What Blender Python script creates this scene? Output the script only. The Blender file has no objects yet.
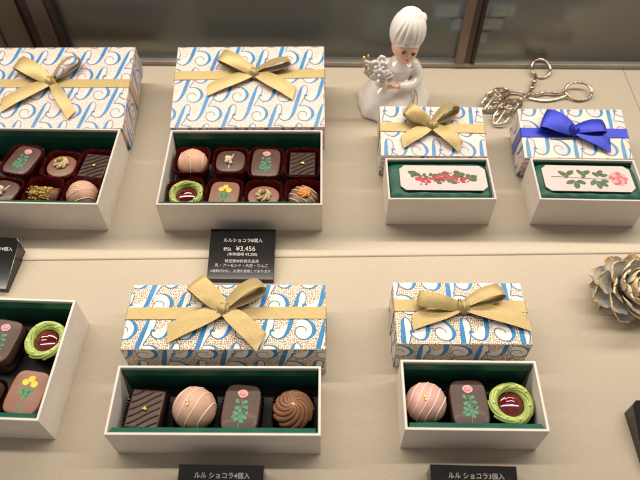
import bpy, bmesh, math, random
from mathutils import Vector, Matrix
random.seed(7)
K = 0.01                      # all lengths below are centimetres
C = bpy.context.scene.collection
PI = math.pi

# ------------------------------------------------------------------ materials
def mat(name, col, rough=.5, metal=0., coat=0., noise=0., nscale=80., bump=0., bscale=200., spec=.5, sheen=0., sss=0., wave=None, emis=None, trans=0., col2=None):
    m = bpy.data.materials.new(name); m.use_nodes = True
    nt = m.node_tree; b = nt.nodes['Principled BSDF']
    b.inputs['Base Color'].default_value = (*col, 1); b.inputs['Roughness'].default_value = rough
    b.inputs['Metallic'].default_value = metal; b.inputs['Coat Weight'].default_value = coat
    b.inputs['Coat Roughness'].default_value = .12
    b.inputs['Specular IOR Level'].default_value = spec
    if sheen: b.inputs['Sheen Weight'].default_value = sheen
    if trans: b.inputs['Transmission Weight'].default_value = trans
    if sss:
        b.inputs['Subsurface Weight'].default_value = sss
        b.inputs['Subsurface Radius'].default_value = (.004, .002, .001); b.inputs['Subsurface Scale'].default_value = 1
    if emis:
        b.inputs['Emission Color'].default_value = (*emis[0], 1); b.inputs['Emission Strength'].default_value = emis[1]
    tc = nt.nodes.new('ShaderNodeTexCoord')
    if noise or col2:
        n = nt.nodes.new('ShaderNodeTexNoise'); n.inputs['Scale'].default_value = nscale; n.inputs['Detail'].default_value = 5
        nt.links.new(tc.outputs['Object'], n.inputs['Vector'])
        mx = nt.nodes.new('ShaderNodeMix'); mx.data_type = 'RGBA'
        lo = tuple(max(0, c*(1-noise)) for c in col); hi = tuple(min(1, c*(1+noise)) for c in col)
        if col2: lo, hi = col, col2
        mx.inputs[6].default_value = (*lo, 1); mx.inputs[7].default_value = (*hi, 1)
        mr = nt.nodes.new('ShaderNodeMapRange'); mr.inputs[1].default_value = .35; mr.inputs[2].default_value = .65
        nt.links.new(n.outputs['Fac'], mr.inputs[0]); nt.links.new(mr.outputs[0], mx.inputs[0])
        nt.links.new(mx.outputs[2], b.inputs['Base Color'])
    if bump:
        n2 = nt.nodes.new('ShaderNodeTexNoise'); n2.inputs['Scale'].default_value = bscale; n2.inputs['Detail'].default_value = 6
        nt.links.new(tc.outputs['Object'], n2.inputs['Vector']); src = n2.outputs['Fac']
        if wave:
            w = nt.nodes.new('ShaderNodeTexWave'); w.inputs['Scale'].default_value = wave[0]; w.bands_direction = wave[1]
            w.inputs['Distortion'].default_value = wave[2] if len(wave) > 2 else .5
            nt.links.new(tc.outputs['Object'], w.inputs['Vector'])
            ad = nt.nodes.new('ShaderNodeMath'); ad.operation = 'ADD'
            nt.links.new(n2.outputs['Fac'], ad.inputs[0]); nt.links.new(w.outputs['Fac'], ad.inputs[1]); src = ad.outputs[0]
        bp = nt.nodes.new('ShaderNodeBump'); bp.inputs['Strength'].default_value = bump; bp.inputs['Distance'].default_value = .0004
        nt.links.new(src, bp.inputs['Height']); nt.links.new(bp.outputs['Normal'], b.inputs['Normal'])
    return m

def linen(name, col, amt=.10):
    """paper-covered board with a fine slubby weave"""
    m = mat(name, col, .62); nt = m.node_tree; b = nt.nodes['Principled BSDF']; tc = nt.nodes['Texture Coordinate']
    outs = []
    for sc in ((180, 1100, 400), (1100, 180, 400)):
        mp = nt.nodes.new('ShaderNodeMapping'); mp.inputs['Scale'].default_value = sc
        n = nt.nodes.new('ShaderNodeTexNoise'); n.inputs['Scale'].default_value = 1.6; n.inputs['Detail'].default_value = 3
        nt.links.new(tc.outputs['Object'], mp.inputs[0]); nt.links.new(mp.outputs[0], n.inputs['Vector']); outs.append(n.outputs['Fac'])
    ad = nt.nodes.new('ShaderNodeMath'); ad.operation = 'ADD'
    nt.links.new(outs[0], ad.inputs[0]); nt.links.new(outs[1], ad.inputs[1])
    big = nt.nodes.new('ShaderNodeTexNoise'); big.inputs['Scale'].default_value = 14; nt.links.new(tc.outputs['Object'], big.inputs['Vector'])
    ad2 = nt.nodes.new('ShaderNodeMath'); ad2.operation = 'MULTIPLY_ADD'; ad2.inputs[1].default_value = .4
    nt.links.new(big.outputs['Fac'], ad2.inputs[0]); nt.links.new(ad.outputs[0], ad2.inputs[2])
    mr = nt.nodes.new('ShaderNodeMapRange'); mr.inputs[1].default_value = .8; mr.inputs[2].default_value = 1.6
    nt.links.new(ad2.outputs[0], mr.inputs[0])
    mx = nt.nodes.new('ShaderNodeMix'); mx.data_type = 'RGBA'
    mx.inputs[6].default_value = (*[c*(1-amt) for c in col], 1); mx.inputs[7].default_value = (*[c*(1+amt) for c in col], 1)
    nt.links.new(mr.outputs[0], mx.inputs[0]); nt.links.new(mx.outputs[2], b.inputs['Base Color'])
    bp = nt.nodes.new('ShaderNodeBump'); bp.inputs['Strength'].default_value = .25; bp.inputs['Distance'].default_value = .0003
    nt.links.new(ad.outputs[0], bp.inputs['Height']); nt.links.new(bp.outputs['Normal'], b.inputs['Normal'])
    return m

def dotted(name, dot=(.27, .14, .05), base=(.80, .73, .62), thr=.30, metal=.45):
    """cream paper printed all over with small gold dots"""
    m = mat(name, base, .42); nt = m.node_tree; b = nt.nodes['Principled BSDF']; tc = nt.nodes['Texture Coordinate']
    v = nt.nodes.new('ShaderNodeTexVoronoi'); v.inputs['Scale'].default_value = 740; v.inputs['Randomness'].default_value = .6; v.voronoi_dimensions = '2D'
    sp = nt.nodes.new('ShaderNodeSeparateXYZ'); cb = nt.nodes.new('ShaderNodeCombineXYZ'); nt.links.new(tc.outputs['Object'], sp.inputs[0])
    for k, f in ((0, .9), (1, 1.)):
        ma = nt.nodes.new('ShaderNodeMath'); ma.operation = 'MULTIPLY_ADD'; ma.inputs[1].default_value = f
        nt.links.new(sp.outputs[2], ma.inputs[0]); nt.links.new(sp.outputs[k], ma.inputs[2]); nt.links.new(ma.outputs[0], cb.inputs[k])
    nt.links.new(cb.outputs[0], v.inputs['Vector'])
    mr = nt.nodes.new('ShaderNodeMapRange'); mr.inputs[1].default_value = thr; mr.inputs[2].default_value = thr+.09
    mr.inputs[3].default_value = 1; mr.inputs[4].default_value = 0
    nt.links.new(v.outputs['Distance'], mr.inputs[0])
    mx = nt.nodes.new('ShaderNodeMix'); mx.data_type = 'RGBA'
    mx.inputs[6].default_value = (*base, 1); mx.inputs[7].default_value = (*dot, 1)
    nt.links.new(mr.outputs[0], mx.inputs[0]); nt.links.new(mx.outputs[2], b.inputs['Base Color'])
    mm = nt.nodes.new('ShaderNodeMath'); mm.operation = 'MULTIPLY'; mm.inputs[1].default_value = metal
    nt.links.new(mr.outputs[0], mm.inputs[0]); nt.links.new(mm.outputs[0], b.inputs['Metallic'])
    return m

def ribbon_mat(name, col, col2, rough=.42):
    m = mat(name, col, rough, sheen=.25, spec=.5); nt = m.node_tree; b = nt.nodes['Principled BSDF']
    uv = nt.nodes.new('ShaderNodeUVMap')
    outs = []
    for sc in ((14, 42, 1), (220, 9, 1)):
        mp = nt.nodes.new('ShaderNodeMapping'); mp.inputs['Scale'].default_value = sc
        n = nt.nodes.new('ShaderNodeTexNoise'); n.inputs['Scale'].default_value = 1; n.inputs['Detail'].default_value = 2
        nt.links.new(uv.outputs[0], mp.inputs[0]); nt.links.new(mp.outputs[0], n.inputs['Vector']); outs.append(n.outputs['Fac'])
    ad = nt.nodes.new('ShaderNodeMath'); ad.operation = 'ADD'; nt.links.new(outs[0], ad.inputs[0]); nt.links.new(outs[1], ad.inputs[1])
    mr = nt.nodes.new('ShaderNodeMapRange'); mr.inputs[1].default_value = .7; mr.inputs[2].default_value = 1.3
    nt.links.new(ad.outputs[0], mr.inputs[0])
    mx = nt.nodes.new('ShaderNodeMix'); mx.data_type = 'RGBA'; mx.inputs[6].default_value = (*col, 1); mx.inputs[7].default_value = (*col2, 1)
    nt.links.new(mr.outputs[0], mx.inputs[0]); nt.links.new(mx.outputs[2], b.inputs['Base Color'])
    b.inputs['Metallic'].default_value = .3
    bp = nt.nodes.new('ShaderNodeBump'); bp.inputs['Strength'].default_value = .2; bp.inputs['Distance'].default_value = .0003
    nt.links.new(ad.outputs[0], bp.inputs['Height']); nt.links.new(bp.outputs['Normal'], b.inputs['Normal'])
    return m

M = {}
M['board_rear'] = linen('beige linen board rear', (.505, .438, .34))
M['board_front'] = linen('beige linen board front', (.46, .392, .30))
M['edge'] = mat('board edge', (.47, .41, .31), .6, noise=.05)
M['card'] = mat('white card', (.73, .67, .61), .5, noise=.035, nscale=60, bump=.22, bscale=700)
M['card_in'] = mat('green lining paper', (.008, .10, .060), .38, noise=.18, nscale=60, bump=.3, bscale=90)
M['tissue'] = mat('green tissue paper', (.009, .105, .062), .5, noise=.2, nscale=40, bump=.7, bscale=55)
M['dark_in'] = mat('dark box floor', (.012, .012, .012), .6, noise=.3)
M['dots_warm'] = dotted('gold dotted paper')
M['dots_pink'] = dotted('rose gold dotted paper', (.60, .34, .24), (.82, .74, .69), .31, .1)
M['dots_pale'] = dotted('pale dotted paper', (.70, .58, .38), (.80, .76, .70), .26, .1)
M['print_white'] = mat('white print', (.80, .75, .70), .42, noise=.02)
M['print_pink'] = mat('pale pink print', (.80, .64, .615), .42, noise=.02)
M['ink'] = mat('blue ink', (.012, .20, .48), .38, noise=.15, nscale=120)
M['ink_hazy'] = mat('hazy blue ink', (.03, .23, .52), .38, noise=.12, nscale=120)  # blue ink of the back row lids, haze lightened into its colour
M['ink_thin'] = mat('thin blue ink', (.05, .14, .28), .4, noise=.1)
M['gold_rib'] = ribbon_mat('gold woven ribbon', (.36, .262, .092), (.56, .42, .185))
M['blue_rib'] = ribbon_mat('royal blue ribbon', (.005, .016, .36), (.010, .03, .54), .4)
M['choc_dusk'] = mat('shaded rose chocolate', (.075, .034, .024), .45, coat=.06, noise=.12, bump=.12, bscale=250)  # lower-box rose chocolates, colour darkened for the dark hood they reflect
M['choc'] = mat('dark chocolate', (.062, .026, .017), .42, coat=.06, noise=.12, bump=.12, bscale=250)
M['choc_mauve'] = mat('satin chocolate', (.105, .05, .036), .46, coat=.08, noise=.08, bump=.1, bscale=250)
M['choc_milk'] = mat('milk chocolate', (.25, .108, .052), .45, coat=.05, noise=.1, bump=.12, bscale=250)
M['choc_pinkbrown'] = mat('pinkish milk chocolate', (.31, .145, .095), .45, noise=.08, bump=.12, bscale=250)
M['ball_peach'] = mat('peach coating', (.74, .43, .30), .55, noise=.10, nscale=120, bump=.22, bscale=350, sss=.1)
M['ball_tan'] = mat('tan pink coating', (.62, .38, .275), .55, noise=.10, nscale=120, bump=.22, bscale=350, sss=.1)
M['ball_pink'] = mat('pink coating', (.70, .40, .345), .55, noise=.14, nscale=90, bump=.25, bscale=350, sss=.1)
M['white_choc'] = mat('white chocolate', (.80, .68, .50), .45, bump=.2, noise=.04)
M['line_pink'] = mat('pale drizzle', (.88, .72, .60), .45, noise=.05)
M['cream'] = mat('ivory cream', (.70, .55, .31), .42, noise=.12, nscale=300, bump=.3)
M['pist'] = mat('pistachio', (.30, .27, .045), .6, noise=.45, nscale=500, bump=.5, bscale=600)
M['pist2'] = mat('chopped pistachio', (.55, .42, .05), .6, noise=.5, nscale=300, bump=.5, bscale=600)
M['green_cream'] = mat('green cream', (.44, .54, .13), .42, noise=.18, nscale=160, bump=.3, bscale=400, coat=.15, sss=.1)
M['cherry'] = mat('red jelly', (.12, .004, .008), .06, coat=1., noise=.3, nscale=200)
M['pearl'] = mat('sugar pearl', (.85, .82, .66), .25, noise=.03)
M['orange'] = mat('orange icing', (.82, .33, .07), .5, noise=.15, nscale=300, bump=.3)
M['gold'] = mat('gold leaf', (.85, .52, .13), .28, 1., noise=.2, nscale=400, bump=.5)
M['rose_ink'] = mat('rose pink print', (.72, .16, .20), .45, noise=.25, nscale=500)
M['rose_ink2'] = mat('pale rose print', (.84, .42, .42), .45, noise=.2, nscale=500)
M['leaf_ink'] = mat('green print', (.07, .26, .13), .45, noise=.25, nscale=400)
M['leaf_dark'] = mat('olive green print', (.10, .15, .07), .45, noise=.35, nscale=400)
M['yellow_ink'] = mat('yellow print', (.85, .60, .05), .45, noise=.15, nscale=400)
M['red_ink'] = mat('berry red print', (.66, .035, .07), .45, noise=.3, nscale=500)
M['cup_red'] = mat('burgundy glassine cup', (.17, .015, .018), .33, noise=.3, nscale=200)
M['cup_black'] = mat('black brown cup', (.016, .008, .007), .33, noise=.3, nscale=200)
M['sign'] = mat('black acrylic', (.012, .011, .011), .12, noise=.1, spec=.6)
M['sign_text'] = mat('white lettering', (.50, .48, .46), .5, noise=.02)
M['porcelain'] = mat('white porcelain', (.78, .74, .70), .16, coat=.5, noise=.02, nscale=60, sss=.15)
M['hairp'] = mat('matt white porcelain hair', (.80, .75, .72), .38, noise=.03, nscale=60, bump=.5, bscale=120, sss=.15)
M['skin'] = mat('painted porcelain skin', (.85, .52, .37), .25, coat=.3, noise=.10, nscale=90, sss=.2)
M['black'] = mat('black paint', (.02, .015, .015), .25, noise=.1)
M['lips'] = mat('red paint', (.55, .08, .05), .3, noise=.1)
M['silver'] = mat('antique silver', (.50, .39, .31), .27, 1., noise=.35, nscale=250, bump=.6, bscale=500)
M['cone_grey'] = mat('silver painted scale', (.52, .515, .47), .5, .1, noise=.25, nscale=160, bump=.7, bscale=300)
M['cone_gold'] = mat('gilded scale tip', (.50, .30, .12), .5, .2, nscale=260, bump=.9, bscale=500, col2=(.80, .62, .38))
M['cone_dark'] = mat('dark cone core', (.05, .035, .025), .8, noise=.3)
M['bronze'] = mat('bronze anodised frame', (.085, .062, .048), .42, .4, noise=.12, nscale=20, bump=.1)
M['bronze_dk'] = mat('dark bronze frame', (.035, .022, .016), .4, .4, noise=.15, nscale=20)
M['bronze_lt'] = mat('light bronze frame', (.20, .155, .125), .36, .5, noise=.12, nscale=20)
M['rail'] = mat('satin rail', (.30, .27, .24), .38, .5, noise=.08, nscale=30)
M['gap'] = mat('dark gasket', (.03, .02, .017), .6, noise=.1)
M['room'] = mat('grey shop wall', (.235, .235, .22), .8, noise=.12, nscale=3)
M['refl_blue'] = mat('pale blue card reflection', (.22, .33, .48), .6, noise=.1)
M['refl_white'] = mat('white card reflection', (.55, .56, .56), .6, noise=.25, nscale=60)
M['hood'] = mat('dark case hood', (.03, .025, .02), .7, noise=.1)
M['wood'] = mat('beige riser block', (.5, .42, .32), .6, noise=.1)

def glass_mat():
    m = bpy.data.materials.new('smoked back glass'); m.use_nodes = True; nt = m.node_tree; nt.nodes.clear()
    out = nt.nodes.new('ShaderNodeOutputMaterial'); t = nt.nodes.new('ShaderNodeBsdfTransparent'); g = nt.nodes.new('ShaderNodeBsdfGlossy')
    t.inputs[0].default_value = (.62, .62, .59, 1); g.inputs['Roughness'].default_value = .22; g.inputs[0].default_value = (.9, .9, .9, 1)
    f = nt.nodes.new('ShaderNodeFresnel'); f.inputs[0].default_value = 1.6
    ns = nt.nodes.new('ShaderNodeTexNoise'); ns.inputs['Scale'].default_value = 9
    tc = nt.nodes.new('ShaderNodeTexCoord'); nt.links.new(tc.outputs['Object'], ns.inputs['Vector'])
    mr = nt.nodes.new('ShaderNodeMapRange'); mr.inputs[3].default_value = .16; mr.inputs[4].default_value = .28
    nt.links.new(ns.outputs['Fac'], mr.inputs[0]); nt.links.new(mr.outputs[0], g.inputs['Roughness'])
    mx = nt.nodes.new('ShaderNodeMixShader'); nt.links.new(f.outputs[0], mx.inputs[0]); nt.links.new(t.outputs[0], mx.inputs[1]); nt.links.new(g.outputs[0], mx.inputs[2])
    nt.links.new(mx.outputs[0], out.inputs[0]); return m
M['glass'] = glass_mat()

# ------------------------------------------------------------------ mesh builder
class MB:
    def __init__(s): s.v = []; s.f = []; s.m = []; s.uv = {}; s.mats = []
    def mi(s, m):
        if m not in s.mats: s.mats.append(m)
        return s.mats.index(m)
    def add(s, vs, fs, m, uvs=None):
        o = len(s.v); s.v += [tuple(v) for v in vs]; k = s.mi(m)
        for i, f in enumerate(fs):
            if uvs: s.uv[len(s.f)] = [uvs[j] for j in f]
            s.f.append([o+j for j in f]); s.m.append(k)
        return s
    def box(s, x0, y0, z0, x1, y1, z1, m, T=None):
        vs = [Vector((x, y, z)) for z in (z0, z1) for y in (y0, y1) for x in (x0, x1)]
        if T: vs = [T @ v for v in vs]
        return s.add(vs, [(0,2,3,1),(4,5,7,6),(0,1,5,4),(2,6,7,3),(0,4,6,2),(1,3,7,5)], m)
    def tube(s, pts, r, m, n=8, closed=False, cap=True):
        pts = [Vector(p) for p in pts]; N = len(pts); rs = r if isinstance(r, (list, tuple)) else [r]*N
        vs = []; up = None
        for i, p in enumerate(pts):
            a = pts[(i-1) % N] if (closed or i) else p; b = pts[(i+1) % N] if (closed or i < N-1) else p
            t = (b-a).normalized()
            if up is None: up = t.orthogonal().normalized()
            up = (up - t*up.dot(t)); up = up.normalized() if up.length > 1e-6 else t.orthogonal().normalized()
            q = t.cross(up)
            for k in range(n):
                an = 2*PI*k/n; vs.append(p + (up*math.cos(an)+q*math.sin(an))*rs[i])
        fs = []
        for i in range(N if closed else N-1):
            j = (i+1) % N
            for k in range(n):
                fs.append((i*n+k, i*n+(k+1) % n, j*n+(k+1) % n, j*n+k))
        if not closed and cap: fs += [tuple(range(n))[::-1], tuple((N-1)*n+k for k in range(n))]
        return s.add(vs, fs, m)
    def lathe(s, prof, m, n=40, T=None, fn=None, cap=True):
        """prof: (r,z) pairs; fn(angle,i)->radius factor"""
        vs = []
        for i, (r, z) in enumerate(prof):
            for k in range(n):
                a = 2*PI*k/n; q = r*(fn(a, i) if fn else 1)
                vs.append(Vector((q*math.cos(a), q*math.sin(a), z)))
        if T: vs = [T @ v for v in vs]
        fs = [(i*n+k, i*n+(k+1) % n, (i+1)*n+(k+1) % n, (i+1)*n+k) for i in range(len(prof)-1) for k in range(n)]
        if cap: fs += [tuple(range(n))[::-1], tuple((len(prof)-1)*n+k for k in range(n))]
        return s.add(vs, fs, m)
    def ball(s, c, r, m, n=16, k=10, sc=(1, 1, 1), R=None):
        vs = []; c = Vector(c)
        for i in range(k+1):
            th = PI*i/k
            for j in range(n):
                a = 2*PI*j/n
                p = Vector((math.sin(th)*math.cos(a)*sc[0], math.sin(th)*math.sin(a)*sc[1], math.cos(th)*sc[2]))*r
                if R: p = R @ p
                vs.append(c+p)
        fs = [(i*n+j, (i+1)*n+j, (i+1)*n+(j+1) % n, i*n+(j+1) % n) for i in range(k) for j in range(n)]
        return s.add(vs, fs, m)
    def poly(s, pts, m, z=None):
        vs = [Vector((*p, z)) if z is not None else Vector(p) for p in pts]
        return s.add(vs, [tuple(range(len(vs)))], m)
    def strip(s, pts, ws, th, m, cross=4, curl=0., uvl=0.):
        """ribbon: centre points, width vectors (full), thickness; closed solid with UVs"""
        pts = [Vector(p) for p in pts]; ws = [Vector(w) for w in ws]; N = len(pts); vs = []; uvs = []
        L = 0
        for i in range(N):
            t = (pts[min(i+1, N-1)]-pts[max(i-1, 0)]).normalized(); nrm = t.cross(ws[i]).normalized()
            if i: L += (pts[i]-pts[i-1]).length
            for sd in (1, -1):
                for c in range(cross+1):
                    u = c/cross-.5
                    vs.append(pts[i]+ws[i]*u+nrm*(sd*th/2+curl*(.25-u*u)*4)); uvs.append((L*.1+uvl, (u+.5)))
        q = 2*(cross+1); fs = []
        for i in range(N-1):
            for c in range(cross):
                fs.append((i*q+c, i*q+c+1, (i+1)*q+c+1, (i+1)*q+c))
                d = cross+1
                fs.append((i*q+d+c+1, i*q+d+c, (i+1)*q+d+c, (i+1)*q+d+c+1))
            fs.append((i*q, (i+1)*q, (i+1)*q+cross+1, i*q+cross+1))
            fs.append((i*q+cross, i*q+2*cross+1, (i+1)*q+2*cross+1, (i+1)*q+cross))
        for i in (0, N-1):
            for c in range(cross):
                f = (i*q+c, i*q+cross+1+c, i*q+cross+2+c, i*q+c+1); fs.append(f if i == 0 else f[::-1])
        return s.add(vs, fs, m, uvs)
    def build(s, name, parent=None, smooth=False, bevel=0., fuse=0., sub=0, angle=40):
        me = bpy.data.meshes.new(name); me.from_pydata([(x*K, y*K, z*K) for x, y, z in s.v], [], s.f)
        for m in s.mats: me.materials.append(M[m] if isinstance(m, str) else m)
        me.polygons.foreach_set('material_index', s.m)
        if s.uv:
            ul = me.uv_layers.new(name='UVMap')
            for fi, co in s.uv.items():
                p = me.polygons[fi]
                for li, uvc in zip(p.loop_indices, co): ul.data[li].uv = uvc
        me.validate(); me.update()
        o = bpy.data.objects.new(name, me); C.objects.link(o)
        if parent: o.parent = parent
        if fuse:
            r = o.modifiers.new('r', 'REMESH'); r.mode = 'VOXEL'; r.voxel_size = fuse*K
            sm = o.modifiers.new('s', 'SMOOTH'); sm.factor = .6; sm.iterations = 4
        if bevel:
            b = o.modifiers.new('b', 'BEVEL'); b.width = bevel*K; b.segments = 2; b.limit_method = 'ANGLE'; b.angle_limit = math.radians(35)
        if sub:
            q = o.modifiers.new('u', 'SUBSURF'); q.levels = sub; q.render_levels = sub
        if fuse:
            bpy.context.view_layer.update()
            nm = bpy.data.meshes.new_from_object(o.evaluated_get(bpy.context.evaluated_depsgraph_get()))
            o.modifiers.clear(); o.data = nm; me = nm
        if smooth:
            for p in me.polygons: p.use_smooth = True
            if angle < 180 and not fuse:
                me.set_sharp_from_angle(angle=math.radians(angle))
        return o

def thing(name, label, cat, loc, rot=(0, 0, 0), group=None):
    o = bpy.data.objects.new(name, None); C.objects.link(o); o.empty_display_size = .01
    o.location = [c*K for c in loc]; o.rotation_euler = rot
    return tag(o, label, cat, group)
def tag(o, label, cat, group=None):
    o['label'] = label; o['category'] = cat
    if group: o['group'] = group
    return o
def struct(o, kind='structure'): o['kind'] = kind; return o
def copy_tree(o, parent=None):
    c = o.copy(); C.objects.link(c); c.parent = parent
    for ch in list(o.children): copy_tree(ch, c)
    return c
def spline(pts, n=8, closed=False):
    """Catmull-Rom through tuples of any length"""
    N = len(pts); out = []; seg = N if closed else N-1
    for i in range(seg):
        P = [pts[(i+k-1) % N] if closed else pts[min(max(i+k-1, 0), N-1)] for k in range(4)]
        for q in range(n):
            t = q/n
            out.append(tuple(.5*((2*b)+(-a+c)*t+(2*a-5*b+4*c-d)*t*t+(-a+3*b-3*c+d)*t**3) for a, b, c, d in zip(*P)))
    if not closed: out.append(tuple(pts[-1]))
    return out
YS = [1.0]
def blob(mb, c, r, m, z, n=10, sq=1., ang=0., jag=0.):
    """small flat printed shape"""
    pts = []
    for k in range(n):
        a = 2*PI*k/n; q = r*(1+jag*random.uniform(-1, 1)); x, y = q*math.cos(a), q*sq*math.sin(a)
        pts.append((c[0]+x*math.cos(ang)-y*math.sin(ang), c[1]*YS[0]+x*math.sin(ang)+y*math.cos(ang)))
    mb.poly(pts, m, z)
def stroke2d(mb, pts, w, m, z, n=6):
    pts = [(p[0], p[1]*YS[0]) for p in pts]; sp = spline(pts, n) if len(pts) > 2 else pts; N = len(sp)
    for i in range(N-1):
        a, b = Vector(sp[i][:2]), Vector(sp[i+1][:2]); d = (b-a)
        if d.length < 1e-6: continue
        q = Vector((-d.y, d.x)).normalized()*w/2
        mb.poly([a+q, a-q, b-q, b+q], m, z)

# ------------------------------------------------------------------ wrapping paper print
G1 = [(1.62, 2.75, .20), (1.4, 2.2, .23), (1.08, 1.35, .24), (.75, .55, .19), (.4, .08, .11), (.02, -.06, .06), (-.3, .10, .07), (-.40, .38, .09), (-.26, .58, .15), (-.14, .46, .12)]
G5 = [(1.62, 2.75, .19), (1.76, 3.12, .14), (1.95, 3.38, .06), (2.16, 3.36, .035), (2.25, 3.05, .035), (2.08, 2.5, .035), (1.72, 1.9, .04), (1.42, 1.38, .05), (1.72, 1.38, .06), (2.1, 1.26, .11), (2.36, .92, .19), (2.38, .5, .20), (2.12, .1, .12), (1.72, -.10, .07), (1.32, .0, .045), (1.16, .36, .04), (1.32, .72, .04), (1.64, .82, .035), (1.88, .66, .035), (1.86, .45, .05)]
S1, S5 = spline(G1, 6), spline(G5, 6)
F1 = [(1.62, 2.75), (1.76, 3.12), (1.95, 3.38), (2.16, 3.36), (2.25, 3.05), (2.08, 2.5), (1.72, 1.9), (1.42, 1.38), (1.1, 1.05), (.9, .9), (1.08, 1.35), (1.4, 2.2)]
F5 = [(1.72, -.08), (1.32, .0), (1.16, .36), (1.25, .75), (1.42, 1.36), (1.75, 1.36), (2.1, 1.24), (2.34, .9), (2.36, .5), (2.12, .12)]
FJ = [(.72, .55), (.4, .1), (.02, -.03), (-.28, .12), (-.38, .38), (-.2, .62), (.2, .62), (.62, .95), (.9, 1.0)]

def clip(poly, w, h):
    for ax, lim, sg in ((0, 0, 1), (0, w, -1), (1, 0, 1), (1, h, -1)):
        out = []
        for i in range(len(poly)):
            a, b = poly[i-1], poly[i]; da, db = (a[ax]-lim)*sg, (b[ax]-lim)*sg
            if (da >= 0) != (db >= 0):
                t = da/(da-db); out.append((a[0]+(b[0]-a[0])*t, a[1]+(b[1]-a[1])*t))
            if db >= 0: out.append(b)
        poly = out
        if len(poly) < 3: return None
    return poly

def print_face(mb, w, h, to3, off, shear, ink, fill, z1=.006, z2=.012):
    """print the swash numerals over a w x h face; to3(u,v,lift) -> 3-D"""
    P = 4.05
    for r in range(-4, 9):
        for c in range(-4, 9):
            ox = off[0]+c*P+((r*1.56) % P)-P; oy = off[1]+2.02*(6-r)-4
            def tr(p): x, y = (p[0]-1)*1.08+1+ox, (p[1]-1.6)*1.08+1.6+oy; return (x-y*shear, y)
            x0, y0 = tr((1.0, 1.6))
            if x0 < -5 or y0 < -5 or x0 > w+5 or y0 > h+5: continue
            for fk, F in enumerate((F1, F5, FJ)):
                q = clip([tr(p) for p in F], w, h)
                if q: mb.add([to3(u, v, z1+.0012*fk) for u, v in q], [tuple(range(len(q)))], fill)
            for S in (S1, S5):
                for i in range(len(S)-1):
                    a, b = S[i], S[i+1]; d = Vector((b[0]-a[0], b[1]-a[1]))
                    if d.length < 1e-6: continue
                    nn = Vector((-d.y, d.x)).normalized()
                    wa, wb = max(a[2]*1.25, .06)/2, max(b[2]*1.25, .06)/2
                    q = [(a[0]+nn.x*wa, a[1]+nn.y*wa), (a[0]-nn.x*wa, a[1]-nn.y*wa), (b[0]-nn.x*wb, b[1]-nn.y*wb), (b[0]+nn.x*wb, b[1]+nn.y*wb)]
                    q = clip([tr(p) for p in q], w, h)
                    if q: mb.add([to3(u, v, z2+(.002 if S is S5 else 0)) for u, v in q], [tuple(range(len(q)))], ink if a[2] > .07 else 'ink_thin')

def bow_parts(par, rib, x, y, z, spec):
    """spec: list of ('loop', ang, length, height, tilt, width) / ('tail', ang, length, width, lift)"""
    for sp in spec:
        mb = MB()
        if sp[0] == 'loop':
            _, ang, L, Hh, tilt, W = sp
            d = Vector((math.cos(ang), math.sin(ang), 0)); pr = Vector((-math.sin(ang), math.cos(ang), 0)); up = Vector((0, 0, 1))
            n = up*math.cos(tilt)+pr*math.sin(tilt); wv = pr*math.cos(tilt)-up*math.sin(tilt)
            path = spline([(0, .30, .55), (.2*L, .32+.35*Hh, .8), (.5*L, .35+.8*Hh, 1), (.8*L, .32+.95*Hh, 1.02), (.97*L, .3+.72*Hh, 1.), (L, .25+.42*Hh, 1), (.9*L, .2+.14*Hh, 1.), (.6*L, .17, .98), (.3*L, .17, .8), (0, .22, .5)], 5)
            pts = [Vector((x, y, z))+d*a+n*b*1.+up*.08 for a, b, w in path]
            ws = [wv*W*w for a, b, w in path]
            mb.strip(pts, ws, .03, rib, cross=6, curl=.07); mb.build('bow_loop', par, smooth=True)
        else:
            _, ang, L, W, lift = sp
            d = Vector((math.cos(ang), math.sin(ang), 0)); pr = Vector((-math.sin(ang), math.cos(ang), 0))
            path = spline([(0, .34, .5), (.18*L, .30+lift*.4, .8), (.45*L, .16+lift, 1), (.75*L, .12+lift*.8, 1), (L, .07+lift*.3, 1.)], 5)
            pts = [Vector((x, y, z))+d*a+Vector((0, 0, b)) for a, b, w in path]
            ws = []
            for i, (a, b, w) in enumerate(path):
                ws.append(pr*W*w)
            mb.strip(pts, ws, .03, rib, curl=.04)
            # slanted cut end
            q = 2*5; N = len(pts)
            for i in (N-1, N-2):
                for c in range(10):
                    u = (c % 5)/4-.5; vx = Vector(mb.v[i*q+c]); mb.v[i*q+c] = tuple(vx + d*(u*.45*(1 if ang > 0 else -1)*(1 if i == N-1 else .5)))
            mb.build('bow_tail', par, smooth=True)
    mb = MB()
    mb.ball((x, y, z+.36), .42, rib, 18, 12, (1.0, .9, .62))
    for k, (dx, rot, wd) in enumerate(((-.10, .22, .62), (.14, -.12, .55), (.02, .05, .42))):
        path = spline([(-.50, .12), (-.47, .40), (-.24, .66), (.06, .72), (.34, .60), (.50, .36), (.48, .12)], 5)
        e = .03*k
        pts = [Vector((x+dx+math.sin(rot)*q, y+q*math.cos(rot)*(1+e), z+r*(1+e))) for q, r in path]
        n_ = len(pts)-1
        ws = [Vector((math.cos(rot)*wd*(1-.25*math.sin(PI*i/n_)), -math.sin(rot)*wd, .12*math.sin(k*2+i*.3)*.5)) for i in range(n_+1)]
        mb.strip(pts, ws, .03, rib, curl=.07)
    mb.build('bow_knot', par, smooth=True)

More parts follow.
